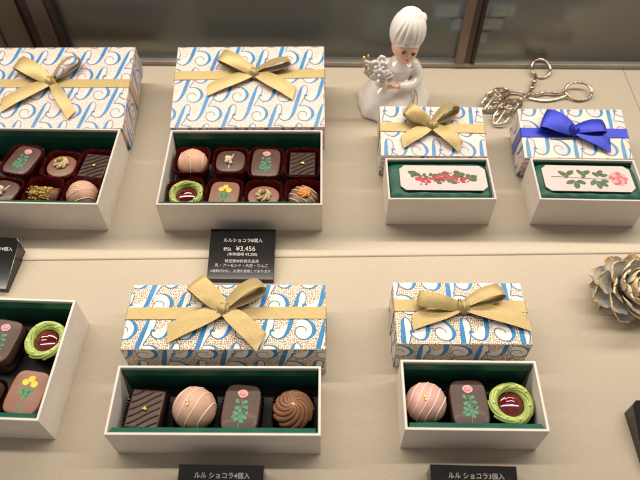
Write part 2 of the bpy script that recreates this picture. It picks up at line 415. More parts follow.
def gift_box(label, loc, rot, w, d, h, dots, ink, fill, off, ang, rib, band, bow, group='printed lids with ribbon bows', riser=0, bandw=.95):
    """wrapped lid shown closed: loc = front-left bottom corner"""
    t = thing('gift_box', label, 'gift box', loc, rot, group)
    mb = MB(); mb.box(0, 0, 0, w, d, h, dots)
    o = mb.build('box_body', t, bevel=.05)
    p = MB(); e = .004
    a = .05
    print_face(p, w-2*a, d-2*a, lambda u, v, l: Vector((u+a, v+a, h+l)), off, ang, ink, fill)
    print_face(p, w-2*a, h-a, lambda u, v, l: Vector((u+a, -l, v)), (off[0]+.2, off[1]+h), ang, ink, fill)
    print_face(p, d-2*a, h-a, lambda u, v, l: Vector((w+l, u+a, v)), (off[0]+1, off[1]+1.3), ang, ink, fill)
    print_face(p, d-2*a, h-a, lambda u, v, l: Vector((-l, d-a-u, v)), (off[0]+2, off[1]+.7), ang, ink, fill)
    p.build('printed_numerals', t)
    yb0, yb1 = band
    mb = MB(); q = .05
    pts = [(-q, yb0, .05), (-q, yb0, h*.5), (-q, yb0, h-.02), (-q+.06, yb0, h+q)]
    n = 14
    for i in range(1, n): pts.append((w*i/n, yb0+(yb1-yb0)*i/n, h+q+.015*math.sin(i*1.7)))
    pts += [(w+q-.06, yb1, h+q), (w+q, yb1, h-.02), (w+q, yb1, h*.5), (w+q, yb1, .05)]
    mb.strip(pts, [(0, bandw, 0)]*len(pts), .03, rib); mb.build('ribbon_band', t, smooth=True, angle=30)
    bow_parts(t, rib, bow[0], bow[1], h+.05, bow[2])
    if riser:
        r = MB(); th = rot[0]
        y0 = d*.35; y1 = d*.97
        P = lambda yy: (yy*math.cos(th), yy*math.sin(th)-.03)
        a0, a1 = P(y0), P(y1)
        vs = [(1, a0[0], 0), (w-1, a0[0], 0), (w-1, a1[0], 0), (1, a1[0], 0), (1, a0[0], a0[1]), (w-1, a0[0], a0[1]), (w-1, a1[0], a1[1]), (1, a1[0], a1[1])]
        r.add([Vector(v) for v in vs], [(0,3,2,1),(4,5,6,7),(0,1,5,4),(2,3,7,6),(0,4,7,3),(1,2,6,5)], 'wood')
        ob = r.build('wedge_riser'); ob.location = (loc[0]*K, loc[1]*K, 0); ob.rotation_euler = (0, 0, rot[2])
        tag(ob, 'beige wedge propping up the ' + riser, 'riser')
    return t

# ------------------------------------------------------------------ open boxes
def open_box(label, x, y, z, rot, w, d, h, floor='dark_in', wrap=False, group='open white chocolate boxes'):
    t = thing('open_box', label, 'box', (x, y, z), (0, 0, rot), group)
    mb = MB(); k = .17
    mb.box(0, 0, 0, w, d, .15, 'card')
    mb.box(0, 0, .15, w, k, h, 'card'); mb.box(0, d-k, .15, w, d, h, 'card')
    mb.box(0, k, .15, k, d-k, h, 'card'); mb.box(w-k, k, .15, w, d-k, h, 'card')
    # weld into one tray: simple outer/inner shell instead of overlapping boxes
    mb = MB()
    O = [(0, 0), (w, 0), (w, d), (0, d)]; I = [(k, k), (w-k, k), (w-k, d-k), (k, d-k)]
    vs = [(*p, 0) for p in O]+[(*p, h) for p in O]+[(*p, h) for p in I]+[(*p, .15) for p in I]
    fs = [(3, 2, 1, 0), (12, 13, 14, 15)]
    for i in range(4):
        j = (i+1) % 4; fs += [(i, j, 4+j, 4+i), (4+i, 4+j, 8+j, 8+i), (8+i, 8+j, 12+j, 12+i)]
    mb.add(vs, fs, 'card'); mb.build('tray', t, bevel=.035)
    mb = MB(); g = k+.02; hh = h-.22; th = .05
    mb.box(g, g, .17, w-g, g+th, h-.08, 'card_in')
    mb.box(g, d-g-th, .17, w-g, d-g, hh, 'card_in')
    mb.box(g+th+.01, g+th+.01, .17, w-g-th-.01, d-g-th-.01, .25, floor)
    # folded-over flaps of lining paper at front and back
    if not wrap:
        n = 14
        for (yy, sg, top, dep) in ((g+th+.02, 1, h-.12, .34), (d-g-th-.02, -1, h-.26, .12)):
            pts = []; A = []; B = []
            for i in range(n+1):
                xx = g+.12+(w-2*g-.24)*i/n; j = .012*math.sin(i*.9+x)+random.uniform(-.006, .006)
                A.append((xx, yy, top)); B.append((xx, yy+sg*(dep+j), top-.20-(.25 if sg < 0 else 0)+j*.5))
            vs = A+B+[(a, b, c-.05) for a, b, c in A]+[(a, b, c-.05) for a, b, c in B]; m_ = n+1; fs = []
            for i in range(n):
                fs += [(i, i+1, m_+i+1, m_+i), (2*m_+i+1, 2*m_+i, 3*m_+i, 3*m_+i+1), (m_+i, m_+i+1, 3*m_+i+1, 3*m_+i), (i+1, i, 2*m_+i, 2*m_+i+1)]
            mb.add(vs, fs, 'card_in')
    mb.build('green_lining', t)
    return t

def paper_cup(label, loc, rot, mt, w=1.42, hgt=1.75, group='pleated paper cups'):
    t = MB(); n = 104
    def rr(a):  # rounded square
        c, s = abs(math.cos(a)), abs(math.sin(a)); return 1/((c**5+s**5)**(1/5))
    vs = []; lv = [(0, .80, 0.), (.02, .82, .03), (.5, .92, .06), (1., 1.09, .095)]
    rnd = [random.uniform(-.03, .03) for _ in range(n)]
    for (zz, f, pl) in lv:
        for k in range(n):
            a = 2*PI*k/n; r = rr(a)*w*f + (pl if k % 2 else -pl)
            vs.append((r*math.cos(a), r*math.sin(a), zz*hgt + (rnd[k]+(.05 if k % 2 else 0) if zz == 1 else 0)))
    fs = [(i*n+k, i*n+(k+1) % n, (i+1)*n+(k+1) % n, (i+1)*n+k) for i in range(3) for k in range(n)]+[tuple(range(n))]
    t.add(vs, fs, mt); o = t.build('paper_cup'); so = o.modifiers.new('t', 'SOLIDIFY'); so.thickness = .0002
    o.location = [c*K for c in loc]; o.rotation_euler = (0, 0, rot)
    return tag(o, label, 'paper cup', group)

# ------------------------------------------------------------------ chocolates (z=0 at their base)
def slab_shape(mb, w, d, h, m, e=4.5, n=56, top=.12, taper=.95):
    prof = []
    def ring(f, z, dx=0):
        out = []
        for k in range(n):
            a = 2*PI*k/n; c, s = math.cos(a), math.sin(a); r = 1/((abs(c)**e+abs(s)**e)**(1/e))
            out.append((r*c*w/2*f, r*s*d/2*f, z))
        return out
    lv = [(.97, 0), (1., .05), (1*taper+.02, h-top), (taper, h-top*.35), (taper-.035, h-.02), (taper-.07, h)]
    vs = []
    for f, z in lv: vs += ring(f, z)
    fs = [(i*n+k, i*n+(k+1) % n, (i+1)*n+(k+1) % n, (i+1)*n+k) for i in range(len(lv)-1) for k in range(n)]
    fs += [tuple(range(n))[::-1], tuple((len(lv)-1)*n+k for k in range(n))]
    mb.add(vs, fs, m)

def choc_rose(t, m='choc_mauve', w=2.5, d=3.4, h=1.55):
    mb = MB(); slab_shape(mb, w, d, h, m); mb.build('chocolate_body', t, smooth=True)
    z = h+.008; p = MB(); YS[0] = 1.38
    stroke2d(p, [(-.02, .45), (.05, .1), (-.05, -.3), (.02, -.7), (-.05, -1.0)], .05, 'leaf_ink', z)
    random.seed(3)
    for (x, y, a) in ((-.28, .32, 2.4), (.2, .28, .6), (.3, .05, -.2), (-.22, .0, 3.4), (.22, -.2, .4), (-.3, -.28, 2.7), (.3, -.45, -.4), (-.22, -.55, 3.6), (.12, -.62, -.7), (-.05, -.12, 1.5), (.05, -.4, 1.2), (.33, -.22, .1), (-.38, -.45, 3.1)):
        blob(p, (x, y), .2, 'leaf_ink', z+.004, 9, .62, a, .16)
    p.build('leaf_print', t)
    p = MB(); blob(p, (0, .72), .34, 'rose_ink2', z+.006, 16, .82, 0, .06); blob(p, (.0, .72), .25, 'rose_ink', z+.010, 12, .75, 0, .15)
    for k in range(3): stroke2d(p, [(-.15+.1*k, .66), (-.05+.06*k, .78+.03*k), (.1+.03*k, .72)], .035, 'rose_ink2', z+.014)
    p.build('rose_print', t); YS[0] = 1.0
def choc_tulip(t, m='choc_pinkbrown', w=2.5, d=3.2, h=1.5):
    mb = MB(); slab_shape(mb, w, d, h, m); mb.build('chocolate_body', t, smooth=True)
    z = h+.008; p = MB(); YS[0] = 1.2
    for k, x in enumerate((-.3, 0, .3)):
        stroke2d(p, [(x, .35), (x*.5+.03, -.1), (x*.1, -.5), (-x*.5, -1.05)], .06, 'leaf_ink', z)
    for (x, y, a) in ((-.28, .1, 2.2), (.3, .1, .9), (-.12, -.1, 1.9), (.15, -.1, 1.3), (0, .1, 1.5), (.35, -.1, .5), (-.35, -.05, 2.6)):
        blob(p, (x, y), .3, 'leaf_ink', z+.004, 9, .28, a, .1)
    p.build('leaf_print', t)
    p = MB()
    for (x, y) in ((-.3, .55), (.32, .5), (.02, .78)):
        blob(p, (x, y), .25, 'yellow_ink', z+.006, 12, .95, 0, .05)
    p.build('flower_print', t); YS[0] = 1.0
def choc_ball(t, m, line='line_pink', ang=.0, r=1.42, n=4):
    mb = MB(); mb.ball((0, 0, r*.93), r, m, 48, 30, (1, 1, .98)); f1 = random.uniform(0, 6)
    for i_, v_ in enumerate(mb.v):
        c_ = Vector((0, 0, r*.93)); d_ = Vector(v_)-c_; k_ = 1+.010*math.sin(3.1*d_.x+f1)*math.cos(2.7*d_.y)+.007*math.sin(7*d_.x+5*d_.z+f1)
        mb.v[i_] = tuple(c_+d_*k_)
    mb.build('coated_ball', t, smooth=True)
    mb = MB(); R = Matrix.Rotation(ang, 3, 'Z')
    for k in range(n):
        x = (-.72+1.5*k/(n-1))*r*.95; rr = math.sqrt(max(.01, r*r-x*x)); pts = []
        for i in range(25):
            a = math.radians(-18+216*i/24); v = Vector((x+.06*math.sin(a*3+k), rr*math.cos(a)*1.0, rr*math.sin(a)*.98)); v = v.normalized()*(r+.0)
            v.z *= .98; pts.append(R @ v + Vector((0, 0, r*.93)))
        mb.tube(pts, .042, line, 6)
    mb.build('drizzle', t, smooth=True)
    mb = MB()
    for k in range(4):
        v = Vector((random.uniform(-.12, .12)-.1, random.uniform(-.3, .1), 1)).normalized()*(r+.02); mb.ball(v+Vector((0, 0, r*.91)), .09, 'gold', 6, 4, (1, 1.1, .5))
    mb.build('gold_fleck', t)
def choc_striped(t, m='choc', w=2.25, h=1.45, d=2.7):
    mb = MB(); mb.box(-w/2, -d/2, 0, w/2, d/2, h, m); mb.build('chocolate_body', t, bevel=.12, smooth=True)
    mb = MB()
    for k in range(-4, 5):
        c = k*.52; L = w/2-.06; L2 = d/2-.06; pts = []
        for i in range(31):
            s = -1.9+3.8*i/30; x = s+c*.5; y = s*.62-c*.62+.04*math.sin(3*s+k)
            if abs(x) < L and abs(y) < L2: pts.append((x, y, h+.005))
        if len(pts) > 2: mb.tube(pts, [.02]+[.075]*(len(pts)-2)+[.02], m, 6)
    mb.build('chocolate_ridges', t, smooth=True)
    mb = MB()
    for k in range(5): mb.ball((random.uniform(-.13, .13), random.uniform(-.12, .12), h+.1), .11, 'gold', 6, 4, (1, .8, .7))
    mb.build('gold_fleck', t)
def choc_wreath(t):
    mb = MB(); mb.lathe([(1.1, 0), (1.2, .1), (1.22, .7), (1.15, 1.0), (.2, 1.05)], 'choc', 40); mb.build('chocolate_shell', t, smooth=True)
    mb = MB(); nn = 9; jit = random.uniform(0, 3)
    mb.tube([(1.12*math.cos(2*PI*i/40), 1.12*math.sin(2*PI*i/40), 1.20) for i in range(40)], .26, 'green_cream', 10, closed=True)
    for q in range(nn):
        pts = []; rs = []; st = 2*PI*q/nn+random.uniform(-.12, .12); sw = 3.1+random.uniform(-.3, .3)
        for i in range(37):
            u = i/36; a = st+sw*u; rr = 1.44-.52*u+.025*math.sin(3*a+jit)
            pts.append((rr*math.cos(a)*1.03, rr*math.sin(a), 1.10+.42*math.sin(PI*(.10+.82*u))+.02*math.sin(5*a+q))); rs.append(.135*(.35+.65*math.sin(PI*(.08+.84*u)))*(1+.06*math.sin(9*u+q)))
        mb.tube(pts, rs, 'green_cream', 8)
    mb.build('piped_ring', t, smooth=True)
    mb = MB(); mb.ball((0, 0, 1.12), .88, 'cherry', 28, 14, (1, .97, .36)); mb.ball((.15, .12, 1.28), .45, 'cherry', 18, 10, (1, 1, .45)); mb.ball((-.3, -.1, 1.25), .32, 'cherry', 14, 8, (1, 1, .45)); mb.build('cherry_jelly', t, smooth=True)
    mb = MB()
    for k in range(7):
        a = .5+k*2*PI/7+random.uniform(-.3, .3); q = 1.15+random.uniform(-.1, .1); mb.ball((q*math.cos(a), q*math.sin(a), 1.66), .09, 'pearl', 8, 6)
    mb.build('sugar_pearls', t, smooth=True)
def rosette(mb, c, r, m, turns=6, h=.5, ropes=6, tw=2.6, th=None):
    th = th or r*.22
    for q in range(ropes):
        pts = []; rs = []
        for i in range(28):
            u = i/27; a = 2*PI*q/ropes+tw*u; rr = r*(1-u**1.25)*.86+.02
            pts.append((c[0]+rr*math.cos(a), c[1]+rr*math.sin(a), c[2]+h*math.sin(u*PI/2)*1.)); rs.append(th*(1.05-.55*u)*(.6+.4*min(1, u*6)))
        mb.tube(pts, rs, m, 8)
def choc_swirl(t):
    mb = MB(); mb.lathe([(1.05, 0), (1.2, .1), (1.25, .9), (1.1, 1.05), (.2, 1.1)], 'choc', 40); mb.build('chocolate_shell', t, smooth=True)
    mb = MB(); mb.lathe([(1.1, .9), (1.2, 1.1), (.9, 1.55), (.4, 1.9), (.1, 1.95)], 'choc_milk', 30)
    rosette(mb, (0, 0, 1.05), 1.42, 'choc_milk', h=1.0, ropes=11, tw=2.3, th=.21); mb.build('piped_swirl', t, smooth=True)
    mb = MB()
    for k in range(4): mb.ball((random.uniform(-.1, .1), random.uniform(-.1, .1), 2.12), .1, 'gold', 6, 4, (1, .8, .8))
    mb.build('gold_fleck', t)
def cream_nut(t, z, r=.58, off=(0, 0)):
    mb = MB(); rosette(mb, (off[0], off[1], z), r, 'cream', h=.32, ropes=7, tw=1.9, th=.15)
    mb.ball((off[0], off[1], z), r*.75, 'cream', 14, 8, (1, 1, .4)); mb.build('cream_rosette', t, smooth=True)
def choc_pist(t, m='choc_milk', e=2.2, w=2.65, d=2.45, off=(0, 0), h=1.35):
    mb = MB(); slab_shape(mb, w, d, h, m, e=e, top=.4, taper=.9); mb.build('chocolate_body', t, smooth=True)
    cream_nut(t, h+.05, .66, off)
    mb = MB(); mb.ball((off[0], off[1]+.05, h+.48), .27, 'pist', 14, 10, (.85, 1.15, .7), Matrix.Rotation(-.5, 3, 'Z')); mb.build('pistachio_nut', t, smooth=True)
def choc_line(t, m='choc'):
    mb = MB(); slab_shape(mb, 2.72, 2.75, 1.5, 'choc_mauve', e=3, top=.3, taper=.92); mb.build('chocolate_body', t, smooth=True)
    mb = MB(); mb.tube([(.3, 1.24, 1.0), (.26, 1.08, 1.43), (.12, .5, 1.48), (-.02, -.2, 1.48), (-.1, -1.05, 1.44), (-.12, -1.2, 1.1), (-.12, -1.23, .5)], .06, 'white_choc', 6); mb.build('white_line', t, smooth=True)
    mb = MB()
    for k in range(16):
        a = random.uniform(0, 6.28); q = random.uniform(0, .42); mb.ball((q*math.cos(a)+.02, q*math.sin(a)+.1, 1.55+.2*(1-q*2)), random.uniform(.15, .22), 'white_choc', 7, 5)
    mb.build('white_crumbs', t, smooth=True)
def choc_orange(t):
    mb = MB(); mb.lathe([(1.15, 0), (1.28, .1), (1.3, .8), (1.15, 1.2), (.8, 1.42), (.1, 1.48)], 'choc_milk', 44); mb.build('chocolate_body', t, smooth=True)
    mb = MB(); prof = [(1.3, .8), (1.15, 1.2), (.8, 1.42), (.1, 1.48)]
    def zt(r):
        for (a, b), (c, d) in zip(prof, prof[1:]):
            if c <= r <= a: return d+(b-d)*(r-c)/(a-c)
        return 1.48 if r < .1 else .8
    for c in (-.85, -.42, .05, .5, .9):
        pts = []
        for i in range(41):
            s = -1.6+3.2*i/40; x = s*.82+c*.57; y = -s*.57+c*.82
            r = math.hypot(x, y)
            if r < 1.28: pts.append((x, y, zt(r)+.025))
        mb.tube(pts, .045, 'line_pink', 6)
    mb.build('drizzle', t, smooth=True)
    mb = MB(); rosette(mb, (.12, .12, 1.5), .55, 'orange', h=.22, ropes=6, tw=2.2, th=.14); mb.ball((.12, .12, 1.52), .42, 'orange', 14, 8, (1, 1, .45)); mb.build('orange_flower', t, smooth=True)
def choc_log(t):
    mb = MB(); pts = [(-1.35, 0, .72), (-1.2, 0, .72), (0, 0, .74), (1.1, 0, .72), (1.32, 0, .7)]
    mb.tube(pts, [.5, .74, .8, .76, .5], 'choc_milk', 20); mb.build('chocolate_roll', t, smooth=True)
    mb = MB()
    for k in range(5): mb.tube([(.55+.15*k, .7*math.cos(a)*1.08, .73+.78*math.sin(a)*1.03) for a in [PI*i/12 for i in range(13)]], .035, 'choc_pinkbrown', 5)
    mb.build('chocolate_drizzle', t, smooth=True)
    mb = MB()
    for k in range(95):
        x = random.uniform(-1.25, .6); a = random.uniform(.2, 2.9); R = Matrix.Rotation(random.uniform(0, 3), 3, random.choice('XYZ'))
        mb.ball((x, .8*math.cos(a)*.95, .74+.78*math.sin(a)+random.uniform(0, .12)), random.uniform(.08, .15), 'pist2', 5, 3, (1, .75, .6), R)
    mb.build('chopped_pistachios', t)
KINDS = dict(rose=choc_rose, tulip=choc_tulip, striped=choc_striped, wreath=choc_wreath, swirl=choc_swirl, pist=choc_pist, line=choc_line, orange=choc_orange, log=choc_log, ball=choc_ball)
TOPZ = dict(rose=1.5, tulip=1.5, striped=1.45, wreath=1.5, swirl=2., pist=1.5, line=1.5, orange=1.5, log=1.5, ball=2.)
protos = {}
def chocolate(kind, label, x, y, zb, rz, cup, cuplabel, kw=None, cuph=1.75, cupw=1.37, group=None, share=True, lift=.12):
    key = (kind, str(kw))
    if share and key in protos:
        t = copy_tree(protos[key]); t['label'] = label
        t.location = (x*K, y*K, (zb+lift)*K); t.rotation_euler = (0, 0, rz)
    else:
        t = thing('chocolate', label, 'chocolate', (x, y, zb+lift), (0, 0, rz)); KINDS[kind](t, **(kw or {})); protos[key] = t
    if group: t['group'] = group
    elif 'group' in t: del t['group']
    if cup:
        pc = paper_cup(cuplabel, (x, y, zb), rz*.6, cup, w=cupw, hgt=cuph)
        if kind in ('rose', 'tulip', 'striped'): pc.scale = (1, 1.13, 1)
    return t
LP1, LP2, LP3, WORLD = 3.65, 3.1, 7, .29
PILLAR = [(-60, -32.42, .0, 'bz'), ]
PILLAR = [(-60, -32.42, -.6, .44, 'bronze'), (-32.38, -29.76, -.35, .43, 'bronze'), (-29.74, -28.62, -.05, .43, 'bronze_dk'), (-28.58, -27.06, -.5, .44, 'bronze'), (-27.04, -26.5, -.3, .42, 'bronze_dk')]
CARD_REFLECTIONS = [(18.3, -17.5, 'white and blue blurred card reflection, leftmost of the top row near the upright'), (22.9, -17.5, 'blurred card reflection in the middle of the three card top row near the upright'), (27.3, -17.4, 'blurred card reflection at the right end of the three card top row near the upright'),
         (21.4, -19.9, 'left blurred card reflection of the two card row near the upright'), (25.7, -19.8, 'right blurred card reflection of the two card row near the upright'), (23.8, -22.3, 'single lowest blurred card reflection near the upright'),
         (39.1, -17.9, 'leftmost blurred card reflection of the top row at the upper right corner'), (43.8, -17.5, 'middle blurred card reflection of the top row at the upper right corner'), (48.5, -17.3, 'blurred card reflection touching the right edge, top row'),
         (41.7, -21.9, 'left blurred card reflection of the lower row at the upper right'), (47.0, -21.9, 'right blurred card reflection of the lower row at the upper right')]

# ================================================================== THE SCENE
sc = bpy.context.scene
Fv, Rv, Uv = Vector((-.0123, .5988, -.8008)), Vector((.9999, .0167, -.0029)), Vector((-.0116, .8008, .5989))
cam = bpy.data.cameras.new('camera'); co = bpy.data.objects.new('camera', cam); C.objects.link(co); sc.camera = co
mt = Matrix((Rv, Uv, -Fv)).transposed().to_4x4(); mt.translation = Vector((0, 0, .42058)); co.matrix_world = mt
cam.sensor_width = 36; cam.lens = 638.5/640*36; cam.clip_start = .01; cam.clip_end = 50
cam.dof.use_dof = True; cam.dof.focus_distance = .47; cam.dof.aperture_fstop = 8.5

# ---- setting: the two boards, back glass, frame, room behind
def ey(x): return 29.84+.029*(x-1)
def board(name, x0, x1, mtn):
    mb = MB(); prof = [(0, -.5), (0, -.13), (.03, -.06), (.10, -.015), (.2, 0)]
    vs = []
    for x in (x0, x1):
        for dy, z in prof: vs.append((x, ey(x)+dy, z))
        vs.append((x, 53.8, 0)); vs.append((x, 53.8, -.5))
    n = len(prof)+2
    fs = [(i, i+1, n+i+1, n+i)[::-1] for i in range(n-1)]+[(n-1, 0, n, 2*n-1)[::-1], tuple(range(n)), tuple(range(n, 2*n))[::-1]]
    mb.add(vs, fs, mtn); return struct(mb.build(name))
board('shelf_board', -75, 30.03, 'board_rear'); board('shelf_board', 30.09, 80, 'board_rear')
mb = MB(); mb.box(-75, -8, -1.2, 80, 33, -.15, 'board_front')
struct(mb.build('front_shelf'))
mb = MB(); mb.box(-75, 33.01, -1.2, 80, 53.8, -.52, 'gap'); struct(mb.build('shelf_underside'))

b = thing('case_back', 'smoked glass back of the showcase with bronze uprights and bottom rail', 'case back', (0, 53.75, 0))
mb = MB(); mb.box(-75, .45, .62, 80, .85, 51.8, 'glass'); mb.build('glass_pane', b)
mb = MB(); mb.box(-75, -.1, .12, 80, 1.2, .60, 'rail'); mb.build('bottom_rail', b, bevel=.05)
mb = MB(); mb.box(-75, .0, -.5, 80, 1.1, .118, 'gap'); mb.build('gasket', b)
def bars(name, L):
    m_ = MB()
    for x0, x1, y0, y1, mm in L: m_.box(x0, y0, .605, x1, y1, 51.7, mm)
    m_.build(name, b, bevel=.06)
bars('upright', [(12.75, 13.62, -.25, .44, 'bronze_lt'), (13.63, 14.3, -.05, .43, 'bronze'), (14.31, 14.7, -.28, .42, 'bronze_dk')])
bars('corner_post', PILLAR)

mb = MB(); mb.box(-150, 100, -70, 190, 102, 120, 'room'); struct(mb.build('shop_wall'))
mb = MB(); mb.box(-150, 56, -72, 190, 99.9, -70, 'room'); struct(mb.build('shop_floor'))
def refl_card(x, z, label):  # boards set behind the pane to stand in for reflections in it
    t = thing('card_reflection', label, 'card', (x, 90, z), (0, 0, 0), 'blurred card reflections built behind the back glass')
    m_ = MB(); m_.box(-2.2, 0, -1.5, 2.2, .15, 1.5, 'refl_blue'); m_.build('card_board', t)
    m_ = MB(); m_.box(-1.7, -.05, -.8, 1.9, -.005, 1.1, 'refl_white'); m_.build('printed_face', t)
for x, z, l in CARD_REFLECTIONS: refl_card(x, z, l)

mb = MB(); mb.box(-75, 31.2, 52, 80, 62, 54, 'hood'); struct(mb.build('case_hood'))
mb = MB(); mb.box(-75, 0, 27.5, 80, .4, 51.9, 'hood'); o = mb.build('lamp_baffle'); o.location = (0, .2964, 0); o.rotation_euler = (0, 0, math.radians(1.66)); struct(o)

# ---- open boxes
OB = {}
OB['mid8'] = open_box('open white box of eight assorted chocolates in burgundy cups', -13.66, 32.226, 0, .013, 13.2, 8.48, 3.35)
OB['left8'] = open_box('open white chocolate box at the upper left, cut by the frame, in the back row', -31.44, 32.27, 0, -.007, 13.2, 8.6, 3.35)
OB['b4'] = open_box('open white box with a single row of four chocolates', -13.755, 13.79, -.15, .011, 13.46, 4.69, 3.35)
OB['b3'] = open_box('open white box with a single row of three chocolates', 4.94, 14.405, -.15, .003, 8.985, 4.79, 3.35)
OB['ll'] = open_box('open white box at the lower left holding a green wreath chocolate, cut by the frame', -31.27, 14.91, -.15, -.023, 13.2, 8.87, 3.35)
OB['sy'] = open_box('small open white box filled with green tissue under the red berry card', 4.793, 33.153, 0, .014, 8.65, 4.54, 3.24, wrap=True)
OB['sb'] = open_box('small open white box filled with green tissue under the pink rose card', 16.844, 33.309, 0, -.011, 8.63, 4.57, 3.24, wrap=True)

def tissue(label, key, w, d, seed, top=3.06):
    random.seed(seed); o = OB[key]; mb = MB(); nx, ny = 44, 24; g = .26; vs = []
    ph = [random.uniform(0, 6) for _ in range(8)]
    for j in range(ny+1):
        for i in range(nx+1):
            u, v = i/nx, j/ny; x = g+(w-2*g)*u; y = g+(d-2*g)*v
            e = min(u*9, (1-u)*9, 1); f = min(v*5, (1-v)*5, 1)
            z = top-.2*(1-e)**2-.3*(1-f)**2 + .016*math.sin(7*x*.5+ph[0]+3*y)+.014*math.sin(2.1*y+ph[1]-x*2.2)+.02*abs(math.sin(x*1.3+ph[2]))*math.sin(y*3+ph[3])
            if v < .12: z += .03*math.sin(x*5+ph[4])
            vs.append((x, y, z))
    fs = [(j*(nx+1)+i, j*(nx+1)+i+1, (j+1)*(nx+1)+i+1, (j+1)*(nx+1)+i) for j in range(ny) for i in range(nx)]
    mb.add(vs, fs, 'tissue')
    rim = [i for i in range(nx+1)]+[(k)*(nx+1)+nx for k in range(1, ny+1)]+[ny*(nx+1)+i for i in range(nx-1, -1, -1)]+[k*(nx+1) for k in range(ny-1, 0, -1)]
    base = [(vs[k][0], vs[k][1], .3) for k in rim]; n = len(rim)
    mb.add([vs[k] for k in rim]+base, [(i, n+i, n+(i+1) % n, (i+1) % n) for i in range(n)]+[tuple(range(n, 2*n))], 'tissue')
    ob = mb.build('tissue_wrap', smooth=True, angle=60); ob.location = o.location; ob.rotation_euler = o.rotation_euler
    tag(ob, label, 'tissue paper', 'green tissue wraps'); return ob
tissue('crumpled green tissue paper beneath the berry card', 'sy', 8.65, 4.54, 4)
tissue('crumpled green tissue paper beneath the rose card', 'sb', 8.63, 4.57, 9)

def gcard(key, lx, ly, z, w, d, rz, label):
    o = OB[key]; p = o.matrix_basis @ Vector((lx*K, ly*K, 0))
    t = thing('gift_card', label, 'card', (p.x/K, p.y/K, z), (math.radians(-1), 0, o.rotation_euler.z+rz), 'octagonal printed cards')
    c = .42; P = [(-w/2+c, -d/2), (w/2-c, -d/2), (w/2, -d/2+c), (w/2, d/2-c), (w/2-c, d/2), (-w/2+c, d/2), (-w/2, d/2-c), (-w/2, -d/2+c)]
    m_ = MB(); n = 8; vs = [(x, y, 0) for x, y in P]+[(x, y, .06) for x, y in P]
    m_.add(vs, [tuple(range(8))[::-1], tuple(range(8, 16))]+[(i, (i+1) % 8, 8+(i+1) % 8, 8+i) for i in range(8)], 'print_pink'); m_.build('card_panel', t)
    # embossed inner border
    m_ = MB(); f = .955
    Q = [(x*f, y*(1-.32/d)) for x, y in P]
    for i in range(8): stroke2d(m_, [Q[i], Q[(i+1) % 8]], .035, 'line_pink', .066)
    m_.build('border_print', t); return t
t = gcard('sy', 4.62, 2.35, 3.15, 7.05, 2.75, -.012, 'white octagonal card printed with red berries and leaves')
random.seed(21); m_ = MB()
for i in range(26):
    x = -2.4+4.9*i/25+random.uniform(-.1, .1); blob(m_, (x, .1*math.sin(i*1.1)+random.uniform(-.45, .5)*(.6 if i % 2 else 1)), random.uniform(.14, .3), 'leaf_dark', .07+.0003*i, 9, .68, random.uniform(0, 3), .2)
for (x, y) in ((-2.5, .55), (-2.2, .35), (.2, .45), (1.2, .55), (1.5, .35), (1.1, .2), (2.2, .0), (2.5, .1), (2.4, -.2), (-.6, .2), (-.3, -.1), (.8, -.5)):
    blob(m_, (x, y), .33, 'leaf_dark', .08+random.uniform(0, .003), 10, .7, random.uniform(-.6, .6), .18)
m_.build('leaf_print', t)
m_ = MB()
for i in range(95):
    x = random.uniform(-2.3, 2.1); x = x if abs(x) < 9 else 0; y = -.12+.28*math.sin(x*1.9+1)+random.gauss(0, .2)
    blob(m_, (x, max(-.75, min(.6, y))), random.uniform(.07, .11), 'red_ink', .09+.0001*i, 8)
m_.build('berry_print', t)
m_ = MB(); stroke2d(m_, [(-2.9, .7), (-2, .3), (-1, 0), (0, .1), (1.2, .15), (2.5, -.1)], .05, 'leaf_dark', .0685); m_.build('stem_print', t)

t = gcard('sb', 4.33, 2.4, 3.15, 7.2, 2.85, .0, 'white octagonal card printed with one long stemmed pink rose')
m_ = MB(); stroke2d(m_, [(-2.95, .12), (-1.8, .1), (-.5, .0), (.9, -.05), (2.0, .0)], .06, 'leaf_dark', .07)
for (cx, cy, s, a) in ((-2.0, .5, 1, 2.4), (-1.35, .6, 1, .7), (-1.7, .25, .8, 1.2), (-.5, .65, .9, 2.3), (-.05, .65, 1, .5), (-.3, .3, .8, 1.3), (-1.5, -.45, 1., 3.6), (-1.05, -.75, 1.1, 4.6), (-.6, -.45, .9, 5.7), (1.05, .6, 1, .9), (.7, .45, .8, 2.3), (1.35, .35, .8, .2), (.35, -.45, 1, 4.0), (.75, -.7, 1.1, 4.8), (1.15, -.6, 1, 5.6), (1.3, -.3, .8, .0)):
    blob(m_, (cx, cy), .40*s, 'leaf_dark', .074+random.uniform(0, .002), 11, .55, a, .1)
    stroke2d(m_, [(cx-.25*math.cos(a), cy-.25*math.sin(a)), (cx+.3*math.cos(a), cy+.3*math.sin(a))], .03, 'leaf_ink', .079)
m_.build('leaf_print', t)
m_ = MB()
for i in range(5):
    for k in range(9-i):
        a = k*2*PI/(9-i)+i*.7; q = .62-.15*i; blob(m_, (2.45+q*math.cos(a)*.75, .0+q*math.sin(a)*.8), .30-.02*i, 'rose_ink2' if (k+i) % 2 else 'rose_ink', .075+.002*i+.0002*k, 10, .85, a, .06)
m_.build('rose_print', t)

